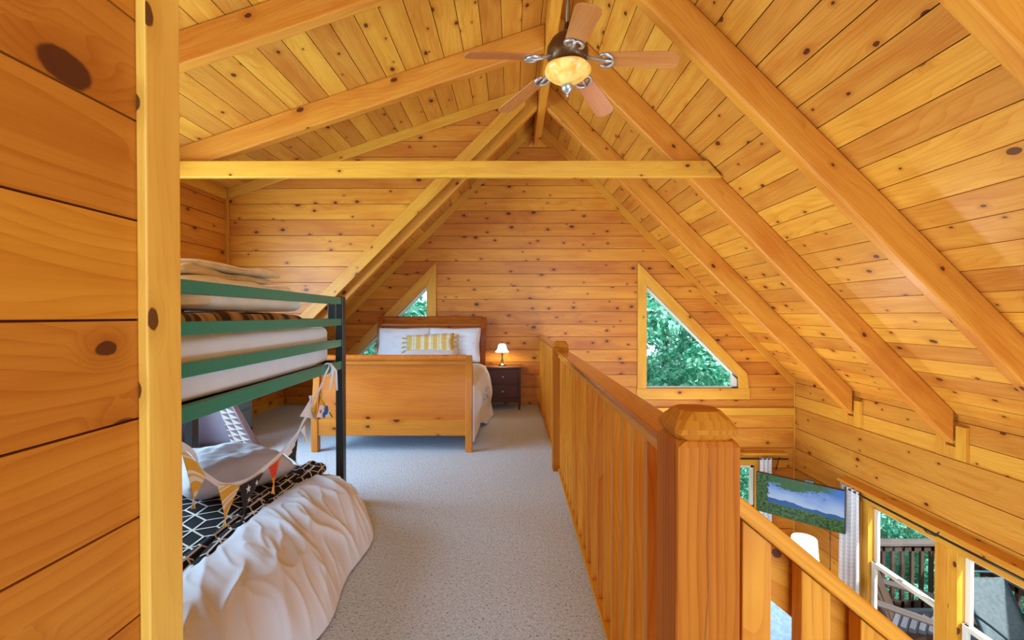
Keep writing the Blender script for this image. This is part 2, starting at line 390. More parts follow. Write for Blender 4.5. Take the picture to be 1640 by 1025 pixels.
    def build(s, name, mats, parent=None, bevel=0.0, smooth=False, sub=0, solid=0.0, seg=2, angle=35):
        me = bpy.data.meshes.new(name); s.bm.normal_update(); s.bm.to_mesh(me); s.bm.free()
        for m_ in (mats if isinstance(mats, (list, tuple)) else [mats]): me.materials.append(m_)
        o = bpy.data.objects.new(name, me); COL.objects.link(o)
        if parent is not None: o.parent = parent
        if smooth: me.polygons.foreach_set('use_smooth', [True] * len(me.polygons))
        if solid:
            md = o.modifiers.new('thick', 'SOLIDIFY'); md.thickness = solid; md.offset = 0
        if bevel:
            md = o.modifiers.new('edge', 'BEVEL'); md.width = bevel; md.segments = seg; md.limit_method = 'ANGLE'; md.angle_limit = R(angle)
        if sub:
            md = o.modifiers.new('sub', 'SUBSURF'); md.levels = sub; md.render_levels = sub
        return o

def lin(a, b, n): return [a + (b - a) * i / n for i in range(n + 1)]
def empty(name, loc=(0, 0, 0), rz=0.0):
    o = bpy.data.objects.new(name, None); o.empty_display_size = 0.1; COL.objects.link(o)
    o.location = loc; o.rotation_euler = (0, 0, rz); return o
def tag(o, label, cat, group=None, kind=None):
    o['label'] = label; o['category'] = cat
    if group: o['group'] = group
    if kind: o['kind'] = kind
    return o
def struct(o, label=None, cat=None):
    o['kind'] = 'structure'
    if label: o['label'] = label
    if cat: o['category'] = cat
    return o
def part(mb, name, mat, parent, **k):
    """mesh drawn in world coordinates, re-expressed in the (unscaled) parent's frame"""
    o = mb.build(name, mat, parent, **k)
    return o
def world_child(o, root):
    o.parent = root
    o.matrix_parent_inverse = (Matrix.Translation(root.location) @ root.rotation_euler.to_matrix().to_4x4()).inverted()
    return o
def copy_tree(o, parent=None):
    c = o.copy(); COL.objects.link(c)
    if parent is not None: c.parent = parent
    for ch in list(o.children): copy_tree(ch, c)
    return c

def crossings(loops, v):
    xs = []
    for lp in loops:
        n = len(lp)
        for i in range(n):
            (ua, va), (ub, vb) = lp[i], lp[(i + 1) % n]
            if (va <= v < vb) or (vb <= v < va):
                xs.append(ua + (ub - ua) * (v - va) / (vb - va))
    return sorted(xs)

def planks(mb, O, U, V, N, loops, pw, gap=0.006, th=0.02, v0=0.0, back=True):
    """a boarded surface: separate boards with open joints over a dark backing, clipped to outline + holes"""
    O, U, V, N = Vector(O), Vector(U), Vector(V), Vector(N)
    allv = [p[1] for lp in loops for p in lp]; lo, hi = min(allv), max(allv)
    edges = []; k = math.floor((lo - v0) / pw)
    while v0 + k * pw < hi: edges.append(v0 + k * pw); k += 1
    edges.append(v0 + k * pw)
    flip = U.cross(V).dot(N) < 0
    def quad(pts, d, pid, mi):
        F = [O + U * u + V * v + N * d for u, v in pts]
        vs = [mb.bm.verts.new(p) for p in F]
        mb._face(vs[::-1] if flip else vs, U, pid, mi)
    for a, b_ in zip(edges[:-1], edges[1:]):
        a2, b2 = max(a + gap / 2, lo), min(b_ - gap / 2, hi)
        if b2 <= a2: continue
        cuts = [a2] + sorted(v for v in set(allv) if a2 < v < b2) + [b2]
        pid = random.random()
        for p, q in zip(cuts[:-1], cuts[1:]):
            if q - p < 1e-4: continue
            e = min(1e-4, (q - p) * 0.1)
            X0, X1 = crossings(loops, p + e), crossings(loops, q - e)
            if len(X0) != len(X1): continue
            for i in range(0, len(X0) - 1, 2):
                pts = [(X0[i], p), (X0[i + 1], p), (X1[i + 1], q), (X1[i], q)]
                quad(pts, 0.0, pid, 0)
                # board edges
                if abs(p - (a + gap / 2)) < 1e-6:
                    A = O + U * pts[0][0] + V * p; B = O + U * pts[1][0] + V * p
                    vs = [mb.bm.verts.new(x) for x in (A, A - N * th, B - N * th, B)]
                    mb._face(vs[::-1] if flip else vs, U, pid, 0)
                if abs(q - (b_ - gap / 2)) < 1e-6:
                    A = O + U * pts[3][0] + V * q; B = O + U * pts[2][0] + V * q
                    vs = [mb.bm.verts.new(x) for x in (B, B - N * th, A - N * th, A)]
                    mb._face(vs[::-1] if flip else vs, U, pid, 0)
    if back:
        cuts = sorted(set(allv))
        for p, q in zip(cuts[:-1], cuts[1:]):
            if q - p < 1e-5: continue
            e = min(1e-4, (q - p) * 0.1)
            X0, X1 = crossings(loops, p + e), crossings(loops, q - e)
            for i in range(0, min(len(X0), len(X1)) - 1, 2):
                quad([(X0[i], p), (X0[i + 1], p), (X1[i + 1], q), (X1[i], q)], -th, 0.5, 1)
    return mb

# ------------------------------------------------------------------ main dimensions (metres)
YW = 6.46            # gable wall
XR = 3.965           # outer wall on the stair side
XL = -3.24           # dormer wall
XRIDGE, ZAPEX = 0.33, 3.99
YD = 5.20            # dormer cheek wall
ZL = -2.65           # lower floor
YB = -4.6
zr = lambda x: ZAPEX - (x - XRIDGE)          # right roof
zl = lambda x: ZAPEX - (XRIDGE - x)          # left steep roof
zd = lambda x: 3.75 + x / 3.0                # dormer ceiling
PW = 0.177
WM = [M['pine'], M['groove']]

# ------------------------------------------------------------------ setting
mb = MB(); mb.box((XL - 0.02, YB, -0.04), (0.425, YW, 0.0))
struct(mb.build('floor', M['carpet']), 'speckled grey carpet of the loft floor', 'floor')
mb = MB(); mb.box((XL, YB, -0.30), (0.40, YW, -0.045)); mb.box((0.40, 1.02, -0.30), (0.428, YW, -0.005), 1)
struct(mb.build('floor_joists', M['trim']), 'pine boarded edge below the loft railing', 'floor')
mb = MB(); mb.box((-3.2, YB, ZL - 0.05), (XR, YW, ZL), 1)
struct(mb.build('floor_lower', M['lowerfloor']), 'oak floor of the room below', 'floor')

# gable wall
mb = MB()
zc = 0.38
outl = [(XL - 0.07, 0.0), (0.43, 0.0), (0.43, -0.05), (XR + 0.02, -0.05), (XR + 0.02, zr(XR) + 0.02), (XRIDGE, ZAPEX + 0.03), (XL - 0.07, zl(XL - 0.07) + 0.03)]
gx0, gx1, gz0, gz1, gzr = 1.872, 3.16, 0.224, 1.665, 0.384
trR = [(gx0, gz0), (gx1, gz0), (gx1, gzr), (gx0, gz1)]
mir = lambda pts: [(2 * XRIDGE - x, z) for x, z in pts][::-1]
planks(mb, (0, YW, 0), (1, 0, 0), (0, 0, 1), (0, -1, 0), [outl, trR, mir(trR)], PW, v0=0.062)
wx0, wx1, wz0, wz1 = 2.35, 3.40, -2.05, -0.86
planks(mb, (0, YW, 0), (1, 0, 0), (0, 0, 1), (0, -1, 0), [[(0.0, ZL), (XR + 0.02, ZL), (XR + 0.02, -0.05), (0.0, -0.05)], [(wx0, wz0), (wx1, wz0), (wx1, wz1), (wx0, wz1)]], 0.285, v0=-0.05, gap=0.008)
struct(mb.build('wall_back', WM), 'knotty pine gable wall', 'wall')

# right outer wall
mb = MB()
wy0, wy1, rz0, rz1 = 3.28, 5.20, -2.12, -0.86
planks(mb, (XR, 0, 0), (0, 1, 0), (0, 0, 1), (-1, 0, 0), [[(YB, -0.05), (YW, -0.05), (YW, 0.40), (YB, 0.40)]], PW, v0=-0.05)
planks(mb, (XR, 0, 0), (0, 1, 0), (0, 0, 1), (-1, 0, 0), [[(YB, ZL), (YW, ZL), (YW, -0.05), (YB, -0.05)], [(wy0, rz0), (wy1, rz0), (wy1, rz1), (wy0, rz1)], [(-0.2, rz0), (2.6, rz0), (2.6, rz1), (-0.2, rz1)]], 0.285, v0=-0.05, gap=0.008)  # last opening is unseen, added to let light reach the bunk
struct(mb.build('wall_right', [M['pine_log'], M['groove']]), 'pale pine log wall above the lower windows', 'wall')

# left dormer wall with its hidden window opening
mb = MB()
planks(mb, (XL, 0, 0), (0, 1, 0), (0, 0, 1), (1, 0, 0),
       [[(0.92, 0.0), (YW, 0.0), (YW, 0.44), (YD, 0.44), (YD, 2.70), (0.92, 2.70)], [(1.3, 0.75), (3.9, 0.75), (3.9, 2.25), (1.3, 2.25)]], PW, v0=0.03)
struct(mb.build('wall_left', WM), 'pine wall of the sleeping alcove', 'wall')
# dormer cheek
mb = MB()
planks(mb, (0, YD, 0), (1, 0, 0), (0, 0, 1), (0, -1, 0), [[(XL - 0.03, zl(XL - 0.03)), (0.135, zl(0.135)), (XL - 0.03, zd(XL - 0.03))]], PW, v0=0.03)
struct(mb.build('wall_alcove_end', WM), 'triangular pine wall at the end of the alcove', 'wall')
# foreground partition and the alcove's near wall
XP = -0.672
mb = MB()
planks(mb, (XP, 0, 0), (0, 1, 0), (0, 0, 1), (1, 0, 0), [[(YB, 0), (0.90, 0), (0.90, zd(XP)), (YB, zd(XP))]], PW, v0=0.003, gap=0.004)
mb.box((XL - 0.05, 0.84, 0), (XP - 0.012, 0.90, 3.5), 0, mi=0)
struct(mb.build('wall_partition', [M['pine_big'], M['groove']]), 'pine board partition close to the camera', 'wall')

# ceilings
mb = MB()
planks(mb, (XRIDGE, 0, ZAPEX), (0, 1, 0), (1 / S2, 0, -1 / S2), (-1 / S2, 0, -1 / S2), [[(YB, 0), (YW + 0.02, 0), (YW + 0.02, 5.17), (YB, 5.17)]], 0.181, v0=0.05)
planks(mb, (XRIDGE, 0, ZAPEX), (0, 1, 0), (-1 / S2, 0, -1 / S2), (1 / S2, 0, -1 / S2), [[(YD, 0), (YW + 0.02, 0), (YW + 0.02, 5.17), (YD, 5.17)]], 0.181, v0=0.05)
dv = Vector((-1, 0, -1 / 3)).normalized(); dn = Vector((1 / 3, 0, -1)).normalized()
planks(mb, (XRIDGE, 0, 3.86), (0, 1, 0), dv, dn, [[(YB, 0), (YD + 0.01, 0), (YD + 0.01, 3.84), (YB, 3.84)]], 0.181, v0=0.09)
# outer roof skins keep daylight out
mb.prism([(XRIDGE, YB, ZAPEX + 0.03), (4.15, YB, zr(4.15) + 0.03), (4.15, YB, zr(4.15) + 0.12), (XRIDGE, YB, ZAPEX + 0.12)], (0, YW + 0.3 - YB, 0), (0, 1, 0), mi=1)
mb.prism([(XRIDGE, YB, ZAPEX + 0.03), (-3.5, YB, zd(-3.5) + 0.14), (-3.5, YB, zd(-3.5) + 0.24), (XRIDGE, YB, ZAPEX + 0.12)], (0, YW + 0.3 - YB, 0), (0, 1, 0), mi=1)
struct(mb.build('ceiling', [M['pine_light'], M['groove']]), 'tongue and groove pine ceiling', 'ceiling')

# trims -----------------------------------------------------------
TN = [0]
def trim(mb, label, mat='trim', bevel=0.004):
    TN[0] += 1
    return struct(mb.build('trim_%d' % TN[0], M[mat], bevel=bevel), label, 'trim')
def wall_poly(y, pts, t, label, g, mat='trim'):
    mb = MB(); mb.prism([(x, y, z) for x, z in pts], (0, -t, 0), g); return trim(mb, label, mat)
# partition end casing
mb = MB(); mb.box((XP, 0.818, 0), (XP + 0.019, 0.902, zd(XP + .019)), 2); trim(mb, 'pale vertical pine casing at the end of the partition', 'casing', 0.003)
d = 0.128
wall_poly(YW, [(XRIDGE + 0.0, ZAPEX - 0.0), (XR, zr(XR)), (XR, zr(XR) - d), (XRIDGE, ZAPEX - d)], 0.02, 'sloping pine trim along the right roof edge', (1, 0, -1))
wall_poly(YW, [(XRIDGE, ZAPEX), (XL, zl(XL)), (XL, zl(XL) - d), (XRIDGE, ZAPEX - d)], 0.02, 'sloping pine trim along the left roof edge', (1, 0, 1))
wall_poly(YW - 0.02, [(0.20, 3.60), (0.46, 3.60), (0.395, 3.68), (0.265, 3.68)], 0.02, 'small pine cap under the ridge beam', (1, 0, 0))
mb = MB(); mb.box((XR - 0.022, YW - 0.022, ZL), (XR, YW, zr(XR) - .1), 2); trim(mb, 'corner bead between gable and log wall')
mb = MB(); mb.box((0.43, YW - 0.05, -0.145), (XR - 0.02, YW, -0.045), 0); trim(mb, 'horizontal pine ledge across the gable wall')
mb = MB(); mb.box((XR - 0.02, YB, -0.055), (XR, YW - 0.05, -0.046), 1); trim(mb, 'thin ledge line along the log wall')
d2 = 0.19
wall_poly(YD - 0.002, [(0.135, zl(0.135)), (XL, zl(XL)), (XL, zl(XL) - d2), (0.135, zl(0.135) - d2)], 0.03, 'bright sloping pine board edging the alcove wall', (1, 0, 1))
wall_poly(YD - 0.002, [(0.135, zd(0.135)), (XL, zd(XL)), (XL, zd(XL) - 0.113), (0.135, zd(0.135) - 0.113)], 0.02, 'pine trim under the alcove ceiling', (3, 0, 1))
mb = MB(); mb.box((XL, YD - 0.035, zl(XL)), (XL + 0.03, YD - 0.002, zd(XL) - 0.1), 2); trim(mb, 'corner bead in the alcove')
mb = MB(); mb.box((XL, 0.92, zd(XL) - 0.12), (XL + 0.02, YD - 0.036, zd(XL) + 0.0), 1); trim(mb, 'pine trim at the top of the alcove side wall')
# baseboards
mb = MB(); mb.box((-3.2, YW - 0.018, 0), (0.35, YW, 0.105), 0); struct(mb.build('baseboard_back', M['trim'], bevel=0.003), 'pine baseboard along the gable wall', 'baseboard')
mb = MB(); mb.box((XL, 0.92, 0), (XL + 0.018, YW - 0.02, 0.105), 1); struct(mb.build('baseboard_left', M['trim'], bevel=0.003), 'pine baseboard along the alcove', 'baseboard')

# ------------------------------------------------------------------ triangular windows
def tri_window(name, mirror, label):
    f = (lambda p: mir(p)) if mirror else (lambda p: p)
    root = empty(name, (XRIDGE, YW, 0)); struct(root, label, 'window')
    def ch(mb, n, mat, **k): return world_child(mb.build(n, M[mat], **k), root)
    t = 0.03
    def poly(pts, n, mat='trim', y=YW, th=t, g=(0, 0, 1), bevel=0.004):
        mb = MB(); mb.prism([(x, y, z) for x, z in f(pts)], (0, -th, 0), g); return ch(mb, n, mat, bevel=bevel)
    top_out = gz1 + 0.33
    poly([(gx0 - 0.13, gz0), (gx0, gz0), (gx0, gz1), (gx0 - 0.13, top_out)], 'window_casing')
    gg = (-1, 0, 1) if mirror else (1, 0, -1)
    if mirror: gg = (1, 0, 1)
    poly([(gx0, gz1), (gx1, gzr), (gx1, gz0), (gx1 + 0.145, gz0), (gx1 + 0.12, gzr + 0.05), (gx0 - 0.13, top_out)], 'window_casing', g=gg)
    poly([(gx0 - 0.14, gz0 - 0.155), (gx1 + 0.16, gz0 - 0.155), (gx1 + 0.16, gz0), (gx0 - 0.14, gz0)], 'window_sill', g=(1, 0, 0))
    # white sash behind
    w = 0.03
    poly([(gx0, gz0), (gx1, gz0), (gx1, gz0 + 0.022), (gx0, gz0 + 0.022)], 'sash', 'white_paint', YW + 0.07, 0.05)
    poly([(gx0, gz1), (gx1, gzr), (gx1, gzr - 0.045), (gx0, gz1 - 0.045)], 'sash', 'white_paint', YW + 0.07, 0.05)
    poly([(gx1 - 0.08, gz0), (gx1, gz0), (gx1, gzr), (gx1 - 0.08, gzr + 0.06)], 'sash', 'white_paint', YW + 0.07, 0.05)
    mb = MB(); mb.prism([(x, YW + 0.06, z) for x, z in f([(gx0, gz0), (gx1, gz0), (gx1, gzr), (gx0, gz1)])], (0, -0.006, 0)); ch(mb, 'glass_pane', 'glass')
tri_window('window_1', False, 'triangular gable window right of the loft railing')
tri_window('window_2', True, 'triangular gable window half hidden behind the headboard')

# ------------------------------------------------------------------ ridge beam, rafters, collar tie
mb = MB(); mb.box((0.285, YB, 3.61), (0.375, YW, 3.97), 1)
tag(mb.build('ridge_beam', M['beam'], bevel=0.008), 'pine ridge beam running along the roof peak above the fan', 'beam', kind='thing')
RG = 'sloping roof rafters'
def rafter_right(y, label):
    root = empty('roof_rafter', (XR, y, 0.1)); tag(root, label, 'rafter', RG + ' on the stair side')
    mb = MB(); xa, xb = 0.376, XR - 0.045
    mb.prism([(xa, y, zr(xa)), (xb, y, zr(xb)), (xb, y, zr(xb) - 0.30), (xa, y, zr(xa) - 0.30)], (0, 0.09, 0), (1, 0, -1))
    world_child(mb.build('timber', M['beam'], bevel=0.014, seg=3), root)
    mb = MB()
    mb.box((XR - 0.038, y - 0.095, -0.03), (XR - 0.001, y - 0.003, 0.27), 2)
    mb.box((XR - 0.038, y + 0.093, -0.03), (XR - 0.001, y + 0.185, 0.16), 2)
    mb.box((XR - 0.038, y - 0.003, -0.03), (XR - 0.001, y + 0.093, 0.08), 2)
    world_child(mb.build('bracket', M['trim'], bevel=0.003), root)
rafter_right(5.30, 'stair-side roof rafter nearest the gable wall')
rafter_right(4.08, 'stair-side roof rafter carrying the bolted end of the tie beam')
rafter_right(2.88, 'stair-side roof rafter just right of the ceiling fan')
rafter_right(1.655, 'stair-side roof rafter in the upper right corner, nearest the camera')
def rafter_dormer(y, label):
    mb = MB(); xa, xb = 0.284, XL + 0.022
    mb.prism([(xa, y, zd(xa)), (xb, y, zd(xb)), (xb, y, zd(xb) - 0.22), (xa, y, zd(xa) - 0.22)], (0, 0.09, 0), (3, 0, 1))
    tag(mb.build('roof_rafter', M['beam'], bevel=0.014, seg=3), label, 'rafter', RG + ' over the alcove')
rafter_dormer(4.10, 'alcove ceiling rafter directly above the horizontal tie beam')
rafter_dormer(2.90, 'alcove ceiling rafter in the upper left, touching the partition casing')
rafter_dormer(1.66, 'alcove ceiling rafter closest to the camera')
mb = MB(); xa, xb = 0.284, -3.1
mb.prism([(xa, 5.30, zl(xa)), (xb, 5.30, zl(xb)), (xb, 5.30, zl(xb) - 0.30), (xa, 5.30, zl(xa) - 0.30)], (0, 0.09, 0), (1, 0, 1))
tag(mb.build('roof_rafter', M['beam'], bevel=0.012), 'steep rafter beside the alcove wall above the big bed', 'rafter')
root = empty('tie_beam', (-0.6, 4.05, 2.46)); tag(root, 'long horizontal pine tie beam crossing the loft', 'beam', kind='thing')
mb = MB()
mb.prism([(XL + 0.02, 4.03, 2.46), (1.83, 4.03, 2.46), (1.70, 4.03, 2.605), (XL + 0.02, 4.03, 2.605)], (0, 0.048, 0), (1, 0, 0))
world_child(mb.build('timber', M['trim'], bevel=0.006), root)
for bx, bz in ((1.655, 2.565), (1.72, 2.505)):
    mb = MB(); mb.tube([(bx, 4.031, bz), (bx, 4.022, bz)], 0.012, 8)
    world_child(mb.build('bolt', M['pewter']), root)

# ------------------------------------------------------------------ loft railing
def newel(y, ztop, label):
    root = empty('newel_post', (0.3815, y + 0.0625, 0)); tag(root, label, 'post', 'square newel posts with faceted caps')
    h = 0.0625
    def sq(mb, levels, pid):
        vs = []
        for (hw, z, ch) in levels:
            ring = []
            for sx, sy in ((-1, -1), (1, -1), (1, 1), (-1, 1)):
                c1 = (sx * hw, sy * (hw - ch)); c2 = (sx * (hw - ch), sy * hw)
                pair = (c1, c2) if sx * sy > 0 else (c2, c1)
                for q in pair: ring.append(mb.bm.verts.new((q[0], q[1], z)))
            vs.append(ring)
        n = 8
        for A, B in zip(vs[:-1], vs[1:]):
            for k in range(n): mb._face([A[k], A[(k + 1) % n], B[(k + 1) % n], B[k]], (0, 0, 1), pid)
        mb._face(vs[0][::-1], (1, 0, 0), pid); mb._face(vs[-1], (1, 0, 0), pid)
    mb = MB(); zs = ztop - 0.066
    sq(mb, [(h, 0.0, 0.003), (h, zs, 0.003), (h - 0.004, zs + 0.010, 0.014), (h - 0.008, zs + 0.013, 0.018)], 0.31)
    part(mb, 'shaft', M['newel'], root)
    mb = MB()
    sq(mb, [(h - 0.008, zs + 0.013, 0.014), (h - 0.003, zs + 0.020, 0.010), (h, zs + 0.024, 0.008), (h, zs + 0.034, 0.012), (h - 0.010, zs + 0.050, 0.014), (h - 0.022, ztop - 0.001, 0.018), (h - 0.026, ztop, 0.018)], 0.62)
    part(mb, 'cap', M['newel'], root)
    return root
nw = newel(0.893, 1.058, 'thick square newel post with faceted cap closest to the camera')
mb = MB()
pts = [(0.0, .96), (.004, .93), (.002, .88), (-.002, .82), (.001, .72), (-.010, .55), (-.018, .35), (-.026, .15)]
for (a, b_) in zip(pts[:-1], pts[1:]):
    mb.solid([(a[0] - .0012, -.0632, a[1]), (a[0] + .0012, -.0632, a[1]), (b_[0] + .0012, -.0632, b_[1]), (b_[0] - .0012, -.0632, b_[1])], ((0, 3, 2, 1),))
o = mb.build('crack', M['groove'], nw)
n2 = newel(3.66, 1.04, 'square newel post standing partway along the loft railing')

root = empty('loft_railing', (0.39, 1.02, 0)); tag(root, 'long pine loft railing with square balusters beside the carpet', 'railing')
def rl(mb, n, mat, **k): return world_child(mb.build(n, M[mat], **k), root)
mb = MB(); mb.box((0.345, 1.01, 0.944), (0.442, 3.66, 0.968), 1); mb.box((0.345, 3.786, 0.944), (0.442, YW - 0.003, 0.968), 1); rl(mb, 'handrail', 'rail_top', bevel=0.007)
mb = MB(); mb.box((0.357, 1.02, 0.915), (0.43, 3.659, 0.944), 1); mb.box((0.357, 3.787, 0.915), (0.43, YW - 0.003, 0.944), 1); rl(mb, 'top_rail', 'rail', bevel=0.003)
mb = MB(); mb.box((0.357, 1.02, 0.0), (0.43, 3.659, 0.024), 1); mb.box((0.357, 3.787, 0.0), (0.43, YW - 0.003, 0.024), 1); rl(mb, 'bottom_rail', 'rail', bevel=0.003)
y = 1.105; first = None
while y < YW - 0.05:
    if not (3.60 < y < 3.80):
        mb = MB(); mb.box((0.366, y, 0.024), (0.421, y + 0.036, 0.915), 2)
        rl(mb, 'baluster', 'rail', bevel=0.003)
    y += 0.1445

# stair railing, falling to the right from the newel
root = empty('stair_railing', (0.445, 0.96, 0)); tag(root, 'sloping pine stair railing of wide boards dropping from the big newel post', 'railing')
def rs(mb, n, mat, **k): return world_child(mb.build(n, M[mat], **k), root)
ys = 0.945
k_ = ys / 735.0
ix = lambda px: (px - 822) * k_
iz = lambda py: 1.25 - (py - 505) * k_
xa, xb = 0.445, 1.50
sl = -0.83
top = lambda x: iz(798) + sl * (x - ix(1189.6))
mb = MB(); mb.prism([(xa, ys - 0.02, top(xa)), (xb, ys - 0.02, top(xb)), (xb, ys - 0.02, top(xb) - 0.043), (xa, ys - 0.02, top(xa) - 0.043)], (0, 0.085, 0), (1, 0, sl)); rs(mb, 'handrail', 'rail', bevel=0.006)
bot = lambda x: top(x) - 0.046
x = ix(1188.5) + .003
while x < 1.45:
    mb = MB(); w = 0.0595
    mb.prism([(x, ys, bot(x)), (x + w, ys, bot(x + w)), (x + w, ys, bot(x + w) - 0.85), (x, ys, bot(x) - 0.85)], (0, 0.036, 0), (0, 0, 1)); rs(mb, 'baluster', 'rail', bevel=0.002)
    x += 95.5 * k_
mb = MB(); mb.prism([(xa, ys + 0.05, bot(xa)), (xb, ys + 0.05, bot(xb)), (xb, ys + 0.05, bot(xb) - 0.125), (xa, ys + 0.05, bot(xa) - 0.125)], (0, 0.03, 0), (1, 0, sl)); rs(mb, 'skirt_board', 'rail', bevel=0.003)

# ------------------------------------------------------------------ ceiling fan
root = empty('ceiling_fan', (XRIDGE + 0.005, 2.85, 2.60)); tag(root, 'five-blade ceiling fan with amber glass bowl hanging from the ridge', 'ceiling fan')
mb = MB(); mb.tube([(0, 0, 1.02), (0, 0, 0.42)], 0.011, 10); part(mb, 'downrod', M['brass'], root, smooth=True)
mb = MB(); mb.lathe([(0, 1.02), (0.065, 1.02), (0.06, 0.98), (0.02, 0.95), (0.012, 0.93)][::-1]); part(mb, 'canopy', M['brass'], root, smooth=True)
mb = MB(); mb.lathe([(0.0, 0.19), (0.06, 0.192), (0.10, 0.205), (0.125, 0.235), (0.13, 0.27), (0.125, 0.30), (0.10, 0.345), (0.06, 0.38), (0.03, 0.40), (0.018, 0.45), (0, 0.45)], n=36); part(mb, 'motor_housing', M['brass'], root, smooth=True)
def scal(a, r, z): return r * (1 + 0.02 * math.cos(5 * a))
mb = MB(); mb.lathe([(0.0, 0.072), (0.03, 0.076), (0.065, 0.092), (0.10, 0.113), (0.130, 0.138), (0.143, 0.157), (0.140, 0.172), (0.115, 0.182), (0.05, 0.188), (0, 0.188)], n=40, mod=scal); part(mb, 'glass_bowl', M['amber'], root, smooth=True)
mb = MB(); mb.lathe([(0, -0.002), (0.006, 0.0), (0.009, 0.008), (0.005, 0.016), (0.012, 0.022), (0.03, 0.035), (0.04, 0.055), (0.036, 0.066), (0, 0.07)], n=24); part(mb, 'finial', M['pewter'], root, smooth=True)
for i in range(5):
    a = R(57 + 72 * i)
    rot = Matrix.Rotation(a, 4, 'Z') @ Matrix.Translation((0.13, 0, 0.215)) @ Matrix.Rotation(R(9.5), 4, 'Y') @ Matrix.Rotation(R(-12), 4, 'X')
    mb = MB()
    out_ = [(0.10, -0.052), (0.13, -0.058), (0.47, -0.070), (0.505, -0.062), (0.525, -0.040), (0.53, 0), (0.525, 0.040), (0.505, 0.062), (0.47, 0.070), (0.13, 0.058), (0.10, 0.052)]
    mb.prism([rot @ Vector((p[0], p[1], -0.003)) for p in out_], rot.to_3x3() @ Vector((0, 0, 0.007)), rot.to_3x3() @ Vector((1, 0, 0)))
    bl = part(mb, 'blade', M['fanwood'], root, bevel=0.002)
    mb = MB()
    for sgn in (-1, 1):
        path = [rot @ Vector((0.145 + 0.05 * math.cos(t) - 0.045, sgn * 0.052 * math.sin(t), -0.010)) for t in lin(0.1, 2.4, 10)]
        mb.tube(path, [0.005 + 0.006 * math.sin(math.pi * q / 10) for q in range(11)], 8)
    mb.tube([rot @ Vector((-0.05, 0, 0.02)), rot @ Vector((0.02, 0, 0.002)), rot @ Vector((0.10, 0, -0.012)), rot @ Vector((0.15, 0, -0.011))], [0.014, 0.012, 0.011, 0.008], 8)
    part(mb, 'blade_iron', M['pewter'], bl, smooth=True)
# ------------------------------------------------------------------ sleigh bed
BX, BW = -1.11, 1.47
root = empty('sleigh_bed', (BX, 5.2, 0)); tag(root, 'honey pine sleigh bed with tall curved headboard by the gable wall', 'bed')
def sb(mb, n, mat, **k): return world_child(mb.build(n, M[mat], **k), root)
x0, x1 = BX - BW / 2, BX + BW / 2
def sleigh(y0, prof, zt, zb, dirn, mat, nm, t=0.035):
    # prof: list of (dy, z) following the curve; posts and panel share it
    P = [(y0 + dirn * dy, z) for dy, z in prof]
    def ribbon(mb, xa, xb, Pq, th):
        # smooth the S-curve, then sweep it across the width with one continuous grain
        Q = []
        for i in range(len(Pq) - 1):
            p = [Vector((0,) + tuple(Pq[max(0, min(len(Pq) - 1, i + k))])) for k in (-1, 0, 1, 2)]
            for q in (0, .25, .5, .75):
                v = 0.5 * ((2 * p[1]) + (-p[0] + p[2]) * q + (2 * p[0] - 5 * p[1] + 4 * p[2] - p[3]) * q * q + (-p[0] + 3 * p[1] - 3 * p[2] + p[3]) * q ** 3)
                Q.append((v.y, v.z))
        Q.append(tuple(Pq[-1])); pid = random.random(); n_ = len(Q)
        wide = (xb - xa) > 0.2
        uvf = (lambda x_, i: (x_, Q[int(i)][1])) if wide else (lambda x_, i: (Q[int(i)][1], x_))
        idx = list(range(n_))
        for sg, fl in ((-1, False), (1, True)):
            mb.grid(lambda x_, i, sg=sg: Vector((x_, Q[int(i)][0] + sg * th / 2, Q[int(i)][1])), [xa, xb], idx, pid=pid, uvf=uvf, flip=fl)
        for x_, fl in ((xa, True), (xb, False)):
            mb.grid(lambda sg, i, x_=x_: Vector((x_, Q[int(i)][0] + sg * th / 2, Q[int(i)][1])), [-1, 1], idx, pid=pid, uvf=lambda sg, i: (Q[int(i)][1], sg * th / 2), flip=fl)
        for i, fl in ((0, True), (n_ - 1, False)):
            mb.grid(lambda x_, sg, i=i: Vector((x_, Q[i][0] + sg * th / 2, Q[i][1])), [xa, xb], [-1, 1], pid=pid, flip=fl, uvf=lambda x_, sg: (x_, sg * .02))
        mb.weld(1e-5)
    return P, ribbon
fprof = [(0.0, 0.0), (0.0, 0.25), (0.01, 0.40), (0.035, 0.55), (0.05, 0.68), (0.035, 0.78), (0.0, 0.845), (-0.03, 0.885)]
P, ribbon = sleigh(4.20, fprof, 0, 0, 1, None, None)
fb = MB()
pan = [p for p in P if p[1] >= 0.25]; pan = [(P[1][0], 0.155)] + pan[:-1]
ribbon(fb, x0 + 0.055, x1 - 0.055, pan, 0.03)
fo = sb(fb, 'footboard', 'bedwood')
fo.data.polygons.foreach_set('use_smooth', [False] * len(fo.data.polygons))
mb = MB(); mb.box((x0 + 0.055, 4.175, 0.15), (x1 - 0.055, 4.225, 0.30), 0); sb(mb, 'lower_rail', 'bedwood', bevel=0.004)
mb = MB(); mb.tube([(x0 + 0.055, 4.185, 0.862), (x1 - 0.055, 4.185, 0.862)], 0.028, 14, pid=.3); mb.box((x0 + .055, 4.192, .80), (x1 - .055, 4.232, .845), 0)
o = sb(mb, 'top_roll', 'bedwood', bevel=0.003)
for xa in (x0, x1 - 0.062):
    mb = MB(); Q = [(y_, z_) for y_, z_ in P]
    ribbon(mb, xa, xa + 0.062, Q, 0.07); sb(mb, 'post', 'bedwood', bevel=0.006)
hprof = [(0.0, 0.0), (0.0, 0.35), (-0.01, 0.55), (-0.03, 0.75), (-0.03, 0.95), (0.0, 1.10), (0.04, 1.19), (0.07, 1.225)]
P, ribbon = sleigh(6.27, hprof, 0, 0, 1, None, None)
